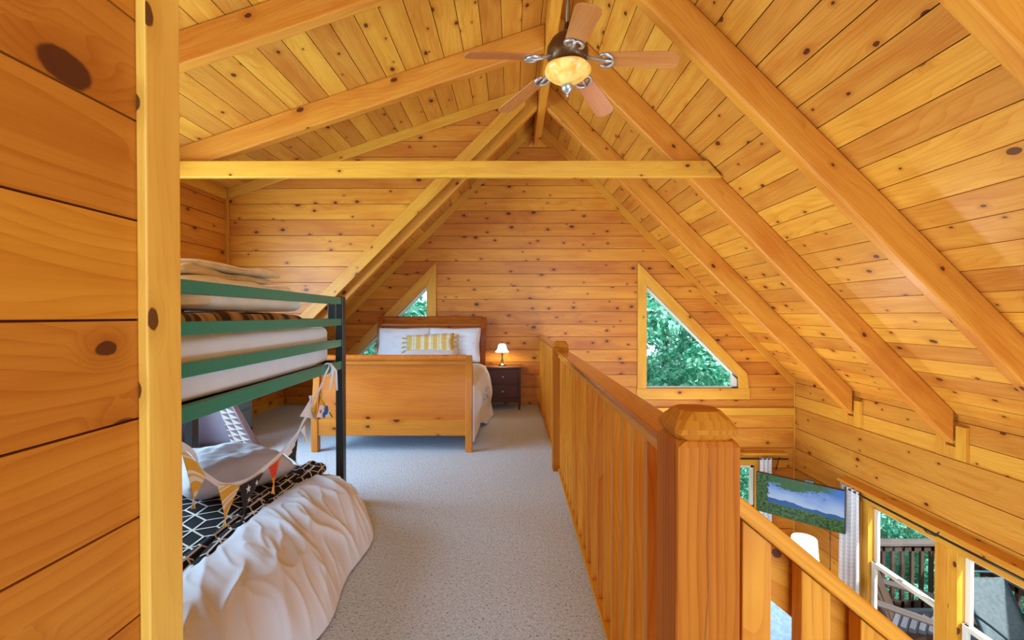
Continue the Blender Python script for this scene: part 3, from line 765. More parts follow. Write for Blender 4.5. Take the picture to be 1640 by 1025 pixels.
mb = MB(); ribbon(mb, x0 + 0.06, x1 - 0.06, P[1:], 0.03); sb(mb, 'headboard', 'headwood')
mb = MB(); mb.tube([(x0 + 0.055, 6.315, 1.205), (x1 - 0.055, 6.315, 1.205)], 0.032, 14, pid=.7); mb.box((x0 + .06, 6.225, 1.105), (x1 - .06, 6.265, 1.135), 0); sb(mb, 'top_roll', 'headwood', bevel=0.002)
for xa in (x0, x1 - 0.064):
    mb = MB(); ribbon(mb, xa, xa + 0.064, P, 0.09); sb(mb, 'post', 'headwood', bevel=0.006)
for xa in (x0 + 0.02, x1 - 0.05):
    mb = MB(); mb.box((xa, 4.24, 0.22), (xa + 0.03, 6.22, 0.40), 1); sb(mb, 'side_rail', 'bedwood', bevel=0.004)

def rbox(mb, lo, hi, r=0.06, n=6, amp=0.0, fr=4.0, seed=0.0):
    """soft rounded slab"""
    lo, hi = Vector(lo), Vector(hi); c = (lo + hi) / 2; h = (hi - lo) / 2
    r = min(r, h.x, h.y, h.z)
    def pt(a, b_):
        d = Vector((math.cos(a) * math.cos(b_), math.sin(a) * math.cos(b_), math.sin(b_)))
        q = []
        for i in range(3):
            s_ = d[i]; q.append(math.copysign(min(1.0, abs(s_) * 1.0), s_))
        e = 0.22
        f = lambda w: math.copysign(abs(w) ** e, w)
        ca, sa, cb, sb_ = math.cos(a), math.sin(a), math.cos(b_), math.sin(b_)
        p = Vector((c.x + h.x * f(ca) * f(cb), c.y + h.y * f(sa) * f(cb), c.z + h.z * f(sb_)))
        if amp: p += Vector((0, 0, 1)) * amp * noise.noise(Vector((p.x * fr, p.y * fr, p.z * fr + seed))) + d * amp * .5 * noise.noise(Vector((p.x * fr * 2.3 + seed, p.y * fr * 2.3, p.z * fr * 2)))
        return p
    us = [2 * math.pi * i / 64 for i in range(64)]
    mb.grid(pt, us, lin(-math.pi / 2 + 1e-3, math.pi / 2 - 1e-3, 28), wrap=True, uvf=lambda a, b_: (pt(a, b_).x, pt(a, b_).y))
    return mb
mb = MB(); rbox(mb, (x0 + 0.06, 4.26, 0.30), (x1 - 0.06, 6.22, 0.58)); tag(mb.build('bed_mattress', M['white_cloth'], smooth=True), 'white mattress hidden under the comforter of the sleigh bed', 'mattress')

# comforter hanging off the right side
def comf(s, t):
    # s across -> 0 left .. 1 right hem, t along 0 foot .. 1 head
    y = 4.245 + t * 1.675
    L = BW + 0.10 + 0.52
    u = s * L
    wl = BW - 0.02
    if u < wl:
        x = x0 + 0.02 + u; z = 0.615 + 0.03 * math.sin(math.pi * u / wl)
        z += 0.012 * noise.noise(Vector((x * 3, y * 3, 0)))
        e = max(0, u - (wl - 0.1)) / 0.1; z -= 0.03 * e * e
    else:
        e = u - wl
        bump_ = math.exp(-((t - 0.80) / 0.22) ** 2)
        flare = 0.012 + 0.10 * bump_
        ang = 0.5 + 0.5 * math.sin(y * 11 + 1.0)
        q = e / 0.6
        tp = min(1.0, t / 0.16); tp = tp * tp * (3 - 2 * tp)
        x = x1 + 0.004 + tp * (0.05 * math.sin(min(1, q * 1.4) * math.pi) + flare * q * (0.7 + 0.5 * ang))
        z = max(0.012, 0.60 - e * (0.80 + 0.25 * bump_ + 0.03 * math.sin(y * 5)))
        x += tp * 0.012 * noise.noise(Vector((y * 6, e * 8, 2)))
    return Vector((x, y, z))
mb = MB(); mb.grid(comf, lin(0, 1, 90), lin(0, 1, 70))
cf = mb.build('comforter', M['floral'], smooth=True, solid=0.02); tag(cf, 'white comforter hanging to the carpet on the nightstand side of the sleigh bed', 'comforter')
def pillow(w, h, t, mat, name, loc, rot, label, cat, group=None, stripes=None, pinch=0.06, seed=0.0, uvs_=1.0):
    def sf(sgn):
        def fn(a, b_):
            px = a * (1 - pinch * (1 - b_ * b_) * 0 - pinch * (b_ * b_ - 1) * 0)
            edge = max(0.0, (1 - a ** 4)) ** 0.55 * max(0.0, (1 - b_ ** 4)) ** 0.55
            ix_ = a * w / 2 * (1 - pinch * (1 - abs(b_)) * abs(a)); iy_ = b_ * h / 2 * (1 - pinch * (1 - abs(a)) * abs(b_))
            z = sgn * t / 2 * edge * (1 + 0.12 * noise.noise(Vector((a * 2 + seed, b_ * 2, sgn * 3))))
            z += 0.010 * edge * noise.noise(Vector((a * 6 + seed, b_ * 6, sgn * 5)))
            return Vector((ix_, iy_, z))
        return fn
    mb = MB()
    us = lin(-1, 1, 26)
    mb.grid(sf(1), us, us, uvf=lambda a, b_: (a * w / 2 * uvs_, b_ * h / 2 * uvs_)); mb.grid(sf(-1), us, us, flip=True, uvf=lambda a, b_: (a * w / 2 * uvs_, b_ * h / 2 * uvs_)); mb.weld(5e-4)
    o = mb.build(name, mat, smooth=True)
    o.location = loc; o.rotation_euler = rot
    return tag(o, label, cat, group)
pillow(0.70, 0.48, 0.17, M['white_cloth'], 'pillow', (BX - 0.34, 6.08, 0.86), (R(70), 0, R(2)), 'white bed pillow leaning on the headboard, window side', 'pillow', 'white pillows on the sleigh bed')
pillow(0.70, 0.48, 0.17, M['white_cloth'], 'pillow', (BX + 0.33, 6.08, 0.86), (R(70), 0, R(-2)), 'white bed pillow leaning on the headboard, nightstand side', 'pillow', 'white pillows on the sleigh bed', seed=4)
pillow(0.70, 0.36, 0.15, M['white_cloth'], 'pillow', (BX + 0.06, 5.78, 0.715), (R(28), 0, R(1)), 'white pillow lying flat in front of the striped cushion', 'pillow', 'white pillows on the sleigh bed', seed=9)
lp = pillow(0.62, 0.26, 0.13, M['lumbar'], 'lumbar_cushion', (BX + 0.04, 5.90, 0.885), (R(66), R(-3), R(0)), 'yellow and cream striped lumbar cushion with corner tassels', 'cushion', seed=2)
for sx in (-1, 1):
    for q in (-0.09, -0.03, 0.03, 0.09):
        mb = MB(); mb.tube([(sx * 0.30, q, 0), (sx * 0.335, q + .004, -.002), (sx * 0.365, q * 1.1, -.012)], [0.006, 0.012, 0.010], 8); mb.build('tassel', M['yellow'], lp, smooth=True)

# ------------------------------------------------------------------ nightstand and lamp
NX0, NX1, NY0, NY1, NZ = -0.375, 0.10, 6.04, 6.42, 0.568
root = empty('nightstand', ((NX0 + NX1) / 2, 6.2, 0)); tag(root, 'dark brown two-drawer nightstand between bed and railing', 'nightstand')
def ns(mb, n, mat, par=None, **k):
    o = mb.build(n, M[mat], **k); o.parent = par or root
    base = Matrix.Translation(root.location); o.matrix_parent_inverse = base.inverted() if par is None else Matrix()
    return o
mb = MB(); mb.box((NX0 - 0.012, NY0 - 0.015, NZ - 0.022), (NX1 + 0.012, NY1, NZ), 0); ns(mb, 'top', 'mahogany', bevel=0.005)
mb = MB(); mb.box((NX0 + 0.02, NY0 + 0.02, 0.10), (NX1 - 0.02, NY1 - 0.005, NZ - 0.022), 2); ns(mb, 'carcass', 'mahogany', bevel=0.002)
for xa in (NX0, NX1 - 0.036):
    for ya in (NY0, NY1 - 0.04):
        mb = MB(); mb.solid([(xa + .006, ya + .006, 0), (xa + .030, ya + .006, 0), (xa + .030, ya + .030, 0), (xa + .006, ya + .030, 0), (xa, ya, .14), (xa + .036, ya, .14), (xa + .036, ya + .036, .14), (xa, ya + .036, .14), (xa, ya, NZ - .022), (xa + .036, ya, NZ - .022), (xa + .036, ya + .036, NZ - .022), (xa, ya + .036, NZ - .022)],
            ((0, 3, 2, 1), (0, 1, 5, 4), (1, 2, 6, 5), (2, 3, 7, 6), (3, 0, 4, 7), (4, 5, 9, 8), (5, 6, 10, 9), (6, 7, 11, 10), (7, 4, 8, 11), (8, 9, 10, 11)), (0, 0, 1)); ns(mb, 'leg', 'mahogany', bevel=0.003)
mb = MB()
ap = [(NX0 + .036, .10), (NX0 + .036, .155), (NX1 - .036, .155), (NX1 - .036, .10)] + [(NX1 - .036 - (NX1 - NX0 - .072) * t, .10 + .028 * math.sin(math.pi * t)) for t in lin(0, 1, 12)[1:-1]]
mb.prism([(x, NY0 + .008, z) for x, z in ap], (0, 0.015, 0)); ns(mb, 'apron', 'mahogany')
for zb, zt in ((0.345, 0.535), (0.160, 0.335)):
    mb = MB(); mb.box((NX0 + 0.04, NY0 + 0.004, zb), (NX1 - 0.04, NY0 + 0.025, zt), 0); dr = ns(mb, 'drawer', 'mahogany', bevel=0.004)
    mb = MB(); cx, cz = (NX0 + NX1) / 2, (zb + zt) / 2
    mb.tube([(cx, NY0 + .004, cz), (cx, NY0 - .008, cz), (cx, NY0 - .012, cz), (cx, NY0 - .022, cz), (cx, NY0 - .026, cz)], [.007, .006, .014, .014, .006], 12)
    k2 = mb.build('knob', M['pewter'], smooth=True); k2.parent = dr; k2.matrix_parent_inverse = Matrix.Translation(root.location).inverted() @ Matrix.Translation(root.location)
    
root = empty('table_lamp', (-0.15, 6.2, NZ)); tag(root, 'small bronze table lamp with lit tulip glass shade on the nightstand', 'lamp')
mb = MB(); mb.lathe([(0, 0), (0.058, 0), (0.06, 0.008), (0.05, 0.016), (0.025, 0.03), (0.014, 0.045), (0.020, 0.07), (0.012, 0.09), (0.009, 0.12), (0.014, 0.15), (0.010, 0.17), (0.018, 0.185), (0, 0.186)], n=24); part(mb, 'base', M['brass'], root, smooth=True)
mb = MB(); mb.lathe([(0.092, 0.185), (0.084, 0.195), (0.068, 0.215), (0.058, 0.24), (0.055, 0.265), (0.046, 0.285), (0.028, 0.297), (0.0, 0.30)], n=40, mod=lambda a, r, z: r * (1 + (0.06 if z < .2 else 0.02) * math.cos(8 * a))); part(mb, 'shade', M['lampshade'], root, smooth=True, solid=0.003)
mb = MB(); mb.lathe([(0, 0.30), (0.012, 0.302), (0.006, 0.315), (0.010, 0.325), (0.0, 0.34)], n=14); part(mb, 'finial', M['brass'], root, smooth=True)

# ------------------------------------------------------------------ bunk bed
BK = empty('bunk_bed', (-1.16, 3.08, 0), R(2.2)); tag(BK, 'low metal bunk bed with black posts and dark side rails tinted by painted green reflection', 'bunk bed')
BWID, BLEN = 0.98, 1.98
for (px, py) in ((0, 0), (-BWID, 0), (0, -BLEN), (-BWID, -BLEN)):
    mb = MB(); mb.box((px - 0.025, py - 0.03, 0), (px + 0.025, py + 0.03, 1.376), 2); part(mb, 'post', M['black'], BK, bevel=0.004)
RZ = ((1.322, 1.369), (1.183, 1.229), (1.043, 1.091), (0.894, 0.948))
for i, (za, zb) in enumerate(RZ):
    mb = MB(); mb.box((-0.018, -BLEN + 0.03, za), (0.018, -0.03, zb), 1); part(mb, 'side_rail', M['green_reflection'], BK, bevel=0.003)
    mb = MB(); mb.box((-BWID - 0.018, -BLEN + 0.03, za), (-BWID + 0.018, -0.03, zb), 1); part(mb, 'side_rail', M['black'], BK, bevel=0.003)
for yy in (0, -BLEN):
    for (za, zb) in RZ[1:]:
        mb = MB(); mb.box((-BWID + 0.025, yy - 0.015, za), (-0.025, yy + 0.015, zb), 0); part(mb, 'end_rail', M['black'], BK, bevel=0.003)
    mb = MB(); mb.box((-BWID + 0.025, yy - 0.015, 0.07), (-0.025, yy + 0.015, 0.12), 0); part(mb, 'end_rail', M['black'], BK, bevel=0.003)
for xx in (0, -BWID):
    mb = MB(); mb.box((xx - 0.015, -BLEN + 0.03, 0.07), (xx + 0.015, -0.03, 0.12), 1); part(mb, 'side_rail', M['black'], BK, bevel=0.003)
mb = MB(); mb.box((-0.075, -0.030, 1.19), (-0.030, 0.0, 1.322), 2); part(mb, 'guard_upright', M['black'], BK, bevel=0.003)
mb = MB(); mb.box((-BWID + 0.02, -BLEN + 0.03, 0.915), (-0.02, -0.03, 0.93), 1); part(mb, 'slat_base', M['black'], BK)
mb = MB(); mb.box((-BWID + 0.02, -BLEN + 0.03, 0.075), (-0.02, -0.03, 0.09), 1); part(mb, 'slat_base', M['black'], BK)

BM = Matrix.Translation(BK.location) @ Matrix.Rotation(R(2.2), 4, 'Z')
def on_bunk(o): o.matrix_world = BM; return o
mb = MB(); rbox(mb, (-BWID + 0.03, -BLEN + 0.04, 0.932), (-0.022, -0.022, 1.188), amp=0.014, fr=6.0)
tag(on_bunk(mb.build('bunk_mattress', M['white_cloth'], smooth=True)), 'white mattress behind the side rails of the upper bunk', 'mattress')
mb = MB(); rbox(mb, (-BWID + 0.03, -BLEN + 0.04, 0.092), (-0.03, -0.045, 0.235), amp=0.006)
tag(on_bunk(mb.build('bunk_mattress', M['white_cloth'], smooth=True)), 'low mattress under the charcoal throw of the lower bunk', 'mattress')

# folded bedding on the upper bunk
def folded(name, lo, hi, mat, label, cat, folds=2, amp=0.012, seed=0.0, tilt=0.0):
    """stack of rolled folds lying on each other, fold noses facing the aisle"""
    root = MB(); n = folds; h = (hi[2] - lo[2]) / n
    for k in range(n):
        z0 = lo[2] + k * h; j = 0.02 * math.sin(k * 2.1 + seed)
        def fn(a, y, z0=z0, j=j):
            # stadium section in x,z swept along y
            w = (hi[0] - lo[0]) / 2 - 0.01; cx = (lo[0] + hi[0]) / 2 + j; r = h / 2 * 0.98
            c_, s_ = math.cos(a), math.sin(a)
            x = cx + math.copysign(max(0.0, w - r), c_) * min(1.0, abs(c_) * 6) + r * c_
            endf = min(1.0, (hi[1] - y) / 0.05, (y - lo[1]) / 0.05); endf = max(0.0, endf) ** 0.4
            z = z0 + h / 2 + r * s_ * (0.35 + 0.65 * endf)
            nz = noise.noise(Vector((x * 5 + seed, y * 4, k * 3.0)))
            return Vector((x + amp * 0.7 * nz, y + 0.03 * math.sin(k * 1.7 + seed), z + amp * nz * (1 if s_ > 0 else .2)))
        root.grid(fn, [2 * math.pi * q / 40 for q in range(40)], lin(lo[1], hi[1], 60), wrap=True, flip=True, uvf=lambda a, y: (y, a / 20))
        for yy, fl in ((lo[1], False), (hi[1], True)):
            root.grid(lambda a, q, yy=yy, fn=fn: fn(a, yy) * q + (fn(0, yy) * .5 + fn(math.pi, yy) * .5) * (1 - q), [2 * math.pi * q / 40 for q in range(40)], [0.02, 1.0], wrap=True, flip=fl, uvf=lambda a, q, yy=yy: (yy, a / 20))
    o = root.build(name, mat, smooth=True)
    return tag(on_bunk(o), label, cat)
folded('folded_throw', (-0.62, -1.55, 1.186), (-0.085, -0.42, 1.262), M['brownstripe'], 'folded brown and tan striped throw on the upper bunk mattress', 'blanket', 1, 0.012, 1.0)
folded('folded_blanket', (-0.66, -1.25, 1.27), (-0.12, -0.38, 1.415), M['cream_white'], 'folded cream fleece blanket lying on the striped throw', 'blanket', 2, 0.016, 2.0)
folded('folded_blanket', (-0.60, -1.22, 1.418), (-0.17, -0.50, 1.488), M['cream'], 'loosely folded tan fleece blanket topping the pile on the upper bunk', 'blanket', 2, 0.028, 5.0)
pillow(0.5, 0.36, 0.10, M['lilac_pillow'], 'pillow', (-1.55, 1.78, 1.30), (R(10), R(-8), R(80)), 'grey pillow at the near end of the blankets on the upper bunk', 'pillow', seed=6)

# lattice throw on the lower bunk
TH = lambda u, v: 0
def throw_pt(u, v):
    # u across from far side (0) to aisle (1.0 m), v along Y
    x = -2.12 + u * 0.86; y = 1.12 + v * 1.98
    z = 0.262 + 0.012 * noise.noise(Vector((x * 3, y * 2.6, 1.3))) + 0.012 * math.sin(3.1 * u)
    ed = max(0.0, u - 0.90) / 0.10
    z += 0.035 * math.sin(math.pi * min(1, ed)) ; 
    x += 0.015 * math.sin(y * 5) * ed - 0.10 * max(0, v - .85) / .15 * (u - .9) * ed
    fe = max(0.0, v - 0.93) / 0.07
    z -= 0.05 * fe * fe
    return Vector((x - 0.03 * (y - 2) , y, z))
mb = MB(); mb.grid(throw_pt, lin(0, 1, 50), lin(0, 1, 80))
# rolled aisle edge
def roll(a, v):
    c = throw_pt(1.0, v); r = 0.045 + 0.008 * math.sin(v * 17); r *= min(1, (1.02 - v) / .05) if v > .97 else 1
    return c + Vector((0.01 + r * math.cos(a), 0, -0.012 + r * 0.9 * math.sin(a)))
mb.grid(roll, [2 * math.pi * q / 24 for q in range(24)], lin(0, 1, 80), wrap=True, flip=True)
def ribbonline(p0, p1, surf, w=0.009, n=5):
    prev = None
    for q in range(n + 1):
        t = q / n; u = p0[0] + (p1[0] - p0[0]) * t; v = p0[1] + (p1[1] - p0[1]) * t
        if not (0.01 < u < 1.42 and 0.01 < v < 0.985): prev = None; continue
        c = surf(u, v); du = surf(u + .003, v) - c; dv_ = surf(u, v + .003) - c
        nn = du.cross(dv_)
        if nn.length < 1e-9: prev = None; continue
        nn.normalize()
        dx = surf(u + (p1[0] - p0[0]) * .01, v + (p1[1] - p0[1]) * .01) - c
        if dx.length < 1e-9: prev = None; continue
        sd = nn.cross(dx.normalized())
        cur = (c + nn * 0.0025 + sd * w / 2, c + nn * 0.0025 - sd * w / 2)
        if prev: mb.solid([prev[0], prev[1], cur[1], cur[0]], ((0, 1, 2, 3),), mi=1)
        prev = cur
def ext(u, v):
    if u <= 1.0: return throw_pt(u, v)
    a = math.pi * 0.62 - (u - 1.0) / 0.42 * math.pi * 1.25
    return roll(a, v) 
sx_, sy_ = 0.165 / 0.86, 0.165 / 1.98
for i in range(-2, 12):
    for j in range(-2, 20):
        cx = (i + 0.5 * (j % 2)) * sx_ * 1.0; cy = j * sy_ * 0.87
        ctr = (cx, cy)
        V6 = [(cx + sx_ * .577 * math.sin(R(60 * k)), cy + sy_ * .577 * math.cos(R(60 * k))) for k in range(6)]
        for k in (0, 2, 4): ribbonline(ctr, V6[k], ext)
        for k in (0, 1, 2): ribbonline(V6[k], V6[k + 1], ext)
th = mb.build('lattice_throw', [M['charcoal'], M['line']], smooth=True); tag(th, 'charcoal throw with white line lattice spread over the lower bunk', 'blanket')

# duvet spilling off the lower bunk onto the carpet
def duv(s, t):
    y = 1.0 + t * 2.02
    far = max(0.0, (t - 0.80) / 0.20)
    near = 1.0
    xin = -1.30 + 0.0 * t
    reach = (0.50 + 0.05 * math.sin(y * 3.4 + 1) + 0.03 * math.sin(y * 8.1)) * (1 - 0.62 * far ** 2.2) - 0.12 * max(0, .45 - t)
    hgt = 0.285 * (1 - 0.38 * far ** 2)
    a = s
    x = xin + a * reach
    # section: plateau, round shoulder, belly, tuck at floor
    if a < 0.30: z = hgt * (0.96 + 0.04 * math.sin(a / .3 * math.pi / 2))
    else:
        q = (a - 0.30) / 0.70; z = hgt * max(0.0, (1 - q ** 2.4)) ** 0.75
    z = max(z, 0.0)
    wr = noise.noise(Vector((x * 4 + y * 2, y * 3.0, 0.7))) * 0.012
    for fx, fy, am, sd in ((2.2, 5.0, 0.012, 1.0), (4.0, 11.0, 0.007, 5.0)):
        r_ = 1 - abs(noise.noise(Vector(((x - .5 * y) * fx, (y + .7 * x) * fy, sd)))) * 2.2
        wr += am * max(0.0, r_) ** 3
    wr *= min(1, a * 6) * (0.35 + 0.65 * min(1, z / .12))
    crease = 0.010 * (1 - abs(math.sin(13 * (y + 0.55 * a) + 3 * noise.noise(Vector((a * 3, y * 2, 9)))))) ** 2 * math.exp(-((a - 0.66) / 0.26) ** 2) * 2
    y2 = y + 0.05 * math.sin(a * 2.5) * far
    return Vector((x + crease * 0.5 + wr * .5, y2 - 0.06 * far * a, max(0.012, z + wr + crease * .7)))
mb = MB(); us, vs = lin(0, 1, 130), lin(0, 1, 260)
mb.grid(duv, us, vs)
mb.grid(lambda s, q: duv(s, 1.0) * (1 - q) + Vector((duv(s, 1.0).x * .96 - .048, duv(s, 1.0).y + .03 * math.sin(q * 3), 0.012)) * q, us, lin(0, 1, 5))
dv_o = mb.weld(1e-4).build('duvet', M['duvet'], smooth=True); tag(dv_o, 'rumpled white duvet spilling from the lower bunk onto the carpet', 'duvet')
pl = pillow(0.62, 0.42, 0.22, M['lilac_pillow'], 'pillow', (-1.63, 2.58, 0.385), (R(6), R(6), R(66)), 'plump pale grey pillow on the lower bunk behind the bunting', 'pillow', seed=11, pinch=0.08)

# ------------------------------------------------------------------ bunting garland
GP = [(-1.123, 1.30, 0.95), (-1.112, 1.556, 0.80), (-1.115, 1.63, 0.695), (-1.12, 1.72, 0.62), (-1.12, 1.80, 0.578), (-1.12, 1.95, 0.552), (-1.12, 2.155, 0.575), (-1.12, 2.34, 0.625), (-1.122, 2.46, 0.69), (-1.125, 2.60, 0.78), (-1.126, 2.74, 0.89), (-1.125, 2.80, 0.945)]
def gat(t):
    f = t * (len(GP) - 1); i = min(int(f), len(GP) - 2); q = f - i
    P = [Vector(GP[max(0, min(len(GP) - 1, i + k))]) for k in (-1, 0, 1, 2)]
    return 0.5 * ((2 * P[1]) + (-P[0] + P[2]) * q + (2 * P[0] - 5 * P[1] + 4 * P[2] - P[3]) * q * q + (-P[0] + 3 * P[1] - 3 * P[2] + P[3]) * q ** 3)
GR = empty('bunting_garland', (-1.12, 2.0, 0.55)); tag(GR, 'colourful pennant bunting draped along the bunk from its side rail', 'bunting')
def gr(mb, n, mats, par=None, **k):
    o = mb.build(n, mats, par or GR, **k); o.matrix_parent_inverse = Matrix.Translation(GR.location).inverted() if par is None else Matrix()
    return o
mb = MB()
def rib(t, w): 
    p = gat(t); return p + Vector((0.002 * math.sin(t * 60), 0, -w * 0.022))
mb.grid(rib, lin(0, 1, 80), [-0.5, 0.5]); gr(mb, 'ribbon', M['white_cloth'], solid=0.003)
mb = MB()
for (a, b_) in (((-1.118, 2.80, 0.955), (-1.11, 2.77, 0.80)), ((-1.118, 2.80, 0.955), (-1.105, 2.87, 0.78))):
    a, b_ = Vector(a), Vector(b_)
    mb.tube([a, a * .6 + b_ * .4 + Vector((.012, .015, .02)), b_], [.006, .007, .006], 8)
mb.tube([Vector((-1.135, 2.80, 0.905)) + Vector((0.026 * math.cos(t), 0.004 * math.sin(2 * t), 0.036 * math.sin(t) + .015)) for t in lin(0, 6.28, 20)[:-1]], 0.005, 8, closed=True)
gr(mb, 'tie_bow', M['white_cloth'], smooth=True)
def pennant(t0, t1, drop, mats, decor=None, sway=0.0, label=None):
    a, b_ = gat(t0), gat(t1); c = (a + b_) / 2 + Vector((0.0, sway, -drop)); mb = MB()
    off = Vector((0.004, 0, -0.008))
    def fn(u, v):
        top = a * (1 - u) + b_ * u; p = top * (1 - v) + c * v
        return p + off + Vector((0.008 * math.sin(3 * u + 2 * v), 0, 0))
    n = 12
    for i in range(n):
        for j in range(n):
            u0, u1, v0, v1 = i / n, (i + 1) / n, j / n, (j + 1) / n
            mi = decor((u0 + u1) / 2, (v0 + v1) / 2) if decor else 0
            q = [(u0, v0), (u1, v0), (u1, v1), (u0, v1)]
            vs = [mb.bm.verts.new(fn(*x)) for x in q]
            mb._face(vs, (0, 0, 1), 0.0, mi, [(x[0] * 0.1 + .06 * x[1], x[1] * 0.16 + x[0] * 0.06) for x in q])
    mb.weld(1e-5)
    o = gr(mb, 'pennant', mats, solid=0.002)
    if label: o['label'] = label
    return o, fn
pennant(0.075, 0.20, 0.165, [M['mustard_stripe']], label='mustard and white striped pennant')
pennant(0.275, 0.405, 0.150, [M['mustard_stripe']], sway=-0.03, label='mustard and white striped pennant')
o, fn = pennant(0.405, 0.495, 0.150, [M['navy']], sway=-0.07, label='navy pennant with white stars')
for (su, sv, sr) in ((0.28, 0.18, 0.020), (0.72, 0.16, 0.014), (0.48, 0.5, 0.013)):
    mb = MB(); c = fn(su, sv) + Vector((0.004, 0, 0)); ring = []
    for k in range(10):
        r = sr if k % 2 == 0 else sr * 0.42; ring.append(c + Vector((0, r * math.sin(k * math.pi / 5), r * math.cos(k * math.pi / 5))))
    mb.solid([c] + ring, tuple((0, k + 1, (k + 1) % 10 + 1) for k in range(10)))
    o2 = mb.build('star', M['white_cloth']); o2.parent = o; o2.matrix_parent_inverse = Matrix()
pennant(0.515, 0.565, 0.145, [M['red'], M['orange']], lambda u, v: 0 if (v < .45 and u < .55) else 1, sway=-0.02, label='red and orange pennant')
pennant(0.575, 0.655, 0.13, [M['white_cloth'], M['navy']], lambda u, v: 1 if (0.30 < v + 0.25 * u < 0.72) else 0, sway=0.07, label='white pennant with a dark stripe')
pennant(0.68, 0.735, 0.10, [M['yellow'], M['white_cloth']], lambda u, v: 0 if u > .4 else 1, sway=0.03, label='yellow and white pennant')
pennant(0.775, 0.835, 0.11, [M['yellow']], sway=0.02)
def pennant3(A, B, C, mats, decor, label):
    A, B, C = Vector(A), Vector(B), Vector(C); mb = MB()
    def fn(u, v): return (A * (1 - u) + B * u) * (1 - v) + C * v + Vector((0.01 * math.sin(4 * u + v), 0, 0))
    n = 14
    for i in range(n):
        for j in range(n):
            q = [(i / n, j / n), ((i + 1) / n, j / n), ((i + 1) / n, (j + 1) / n), (i / n, (j + 1) / n)]
            mb._face([mb.bm.verts.new(fn(*x)) for x in q], (0, 0, 1), 0.0, decor((i + .5) / n, (j + .5) / n))
    mb.weld(1e-5); o = gr(mb, 'pennant', mats, solid=0.002); o['label'] = label; return o, fn
pennant3((-1.13, 2.42, .715), (-1.12, 2.61, .655), (-1.135, 2.565, .80), [M['white_cloth']], lambda u, v: 0, 'plain white pennant turned up by the bow')
o, fn = pennant3((-1.10, 2.53, .685), (-1.10, 2.81, .625), (-1.11, 2.64, .80), [M['white_cloth'], M['yellow'], M['green'], M['orange']], lambda u, v: 1 if v > .5 else (2 if u > .86 and v < .2 else (3 if u < .1 else 0)), 'white pennant with blue and green dots')
for col, su, sv, sr in (('blue', 0.56, 0.30, 0.028), ('blue', 0.34, 0.10, 0.018), ('red', 0.16, 0.24, 0.010)):
    mb = MB(); c = fn(su, sv) + Vector((0.006, 0, 0))
    mb.solid([c] + [c + Vector((0, sr * math.sin(k * .5236), sr * math.cos(k * .5236))) for k in range(12)], tuple((0, k + 1, (k + 1) % 12 + 1) for k in range(12)))
    o2 = mb.build('dot', M[col]); o2.parent = o; o2.matrix_parent_inverse = Matrix()

# ------------------------------------------------------------------ play tent
TX, TY = -3.20, 4.30
TT = empty('play_tent', (-2.86, 4.18, 0)); tag(TT, 'pale lilac play tent with grey triangle print edging beyond the bunk', 'tent')
def tt(mb, n, mat, **k): return world_child(mb.build(n, M[mat], **k), TT)
ap_ = Vector((-2.80, 4.10, 0.98))
fr = Vector((-2.31, 4.12, 0.0)); fl = Vector((-3.14, 3.62, 0.0)); br_ = Vector((-2.42, 4.36, 0)); bl_ = Vector((-3.18, 4.36, 0))
def tri_panel(A, B, C, mat, n, name):
    mb = MB()
    def fn(u, v):
        b2 = B * (1 - u) + C * u; p = A * (1 - v) + b2 * v
        nn = (B - A).cross(C - A).normalized()
        return p + nn * (-0.035 * math.sin(math.pi * u) * math.sin(math.pi * min(1, v)))
    mb.grid(fn, lin(0, 1, 14), lin(0.02, 1, 14), uvf=lambda u, v: (u * .8 * v, v)); return tt(mb, name, mat, smooth=True, solid=0.004)
tri_panel(ap_, fr, br_, 'lilac', 1, 'side_panel')
tri_panel(ap_, br_, bl_, 'lilac', 1, 'back_panel')
tri_panel(ap_, bl_, fl, 'lilac', 1, 'side_panel')
def strip(A, B, off, w0, w1, name):
    mb = MB(); mb.grid(lambda u, v: (A * (1 - v) + B * v) + off * (w0 + (w1 - w0) * v) * u, lin(0, 1, 4), lin(0, 1, 14), uvf=lambda u, v: (u * (w0 + (w1 - w0) * v), v * (B - A).length)); return tt(mb, name, 'triprint', solid=0.004)
acr = (fl - fr).normalized()
strip(ap_ + Vector((.0, -.008, -.01)), fr + Vector((0, -0.008, 0.01)), acr, 0.02, 0.16, 'opening_flap')
strip(ap_ + Vector((.0, -.008, -.01)), fl + Vector((0, -0.008, 0.01)), -acr, 0.02, 0.16, 'opening_flap')
for q in (fr, fl, br_, bl_):
    d_ = (ap_ - q).normalized()
    mb = MB(); mb.tube([q, ap_ + d_ * 0.08], 0.011, 8); tt(mb, 'pole', 'lilac', smooth=True)

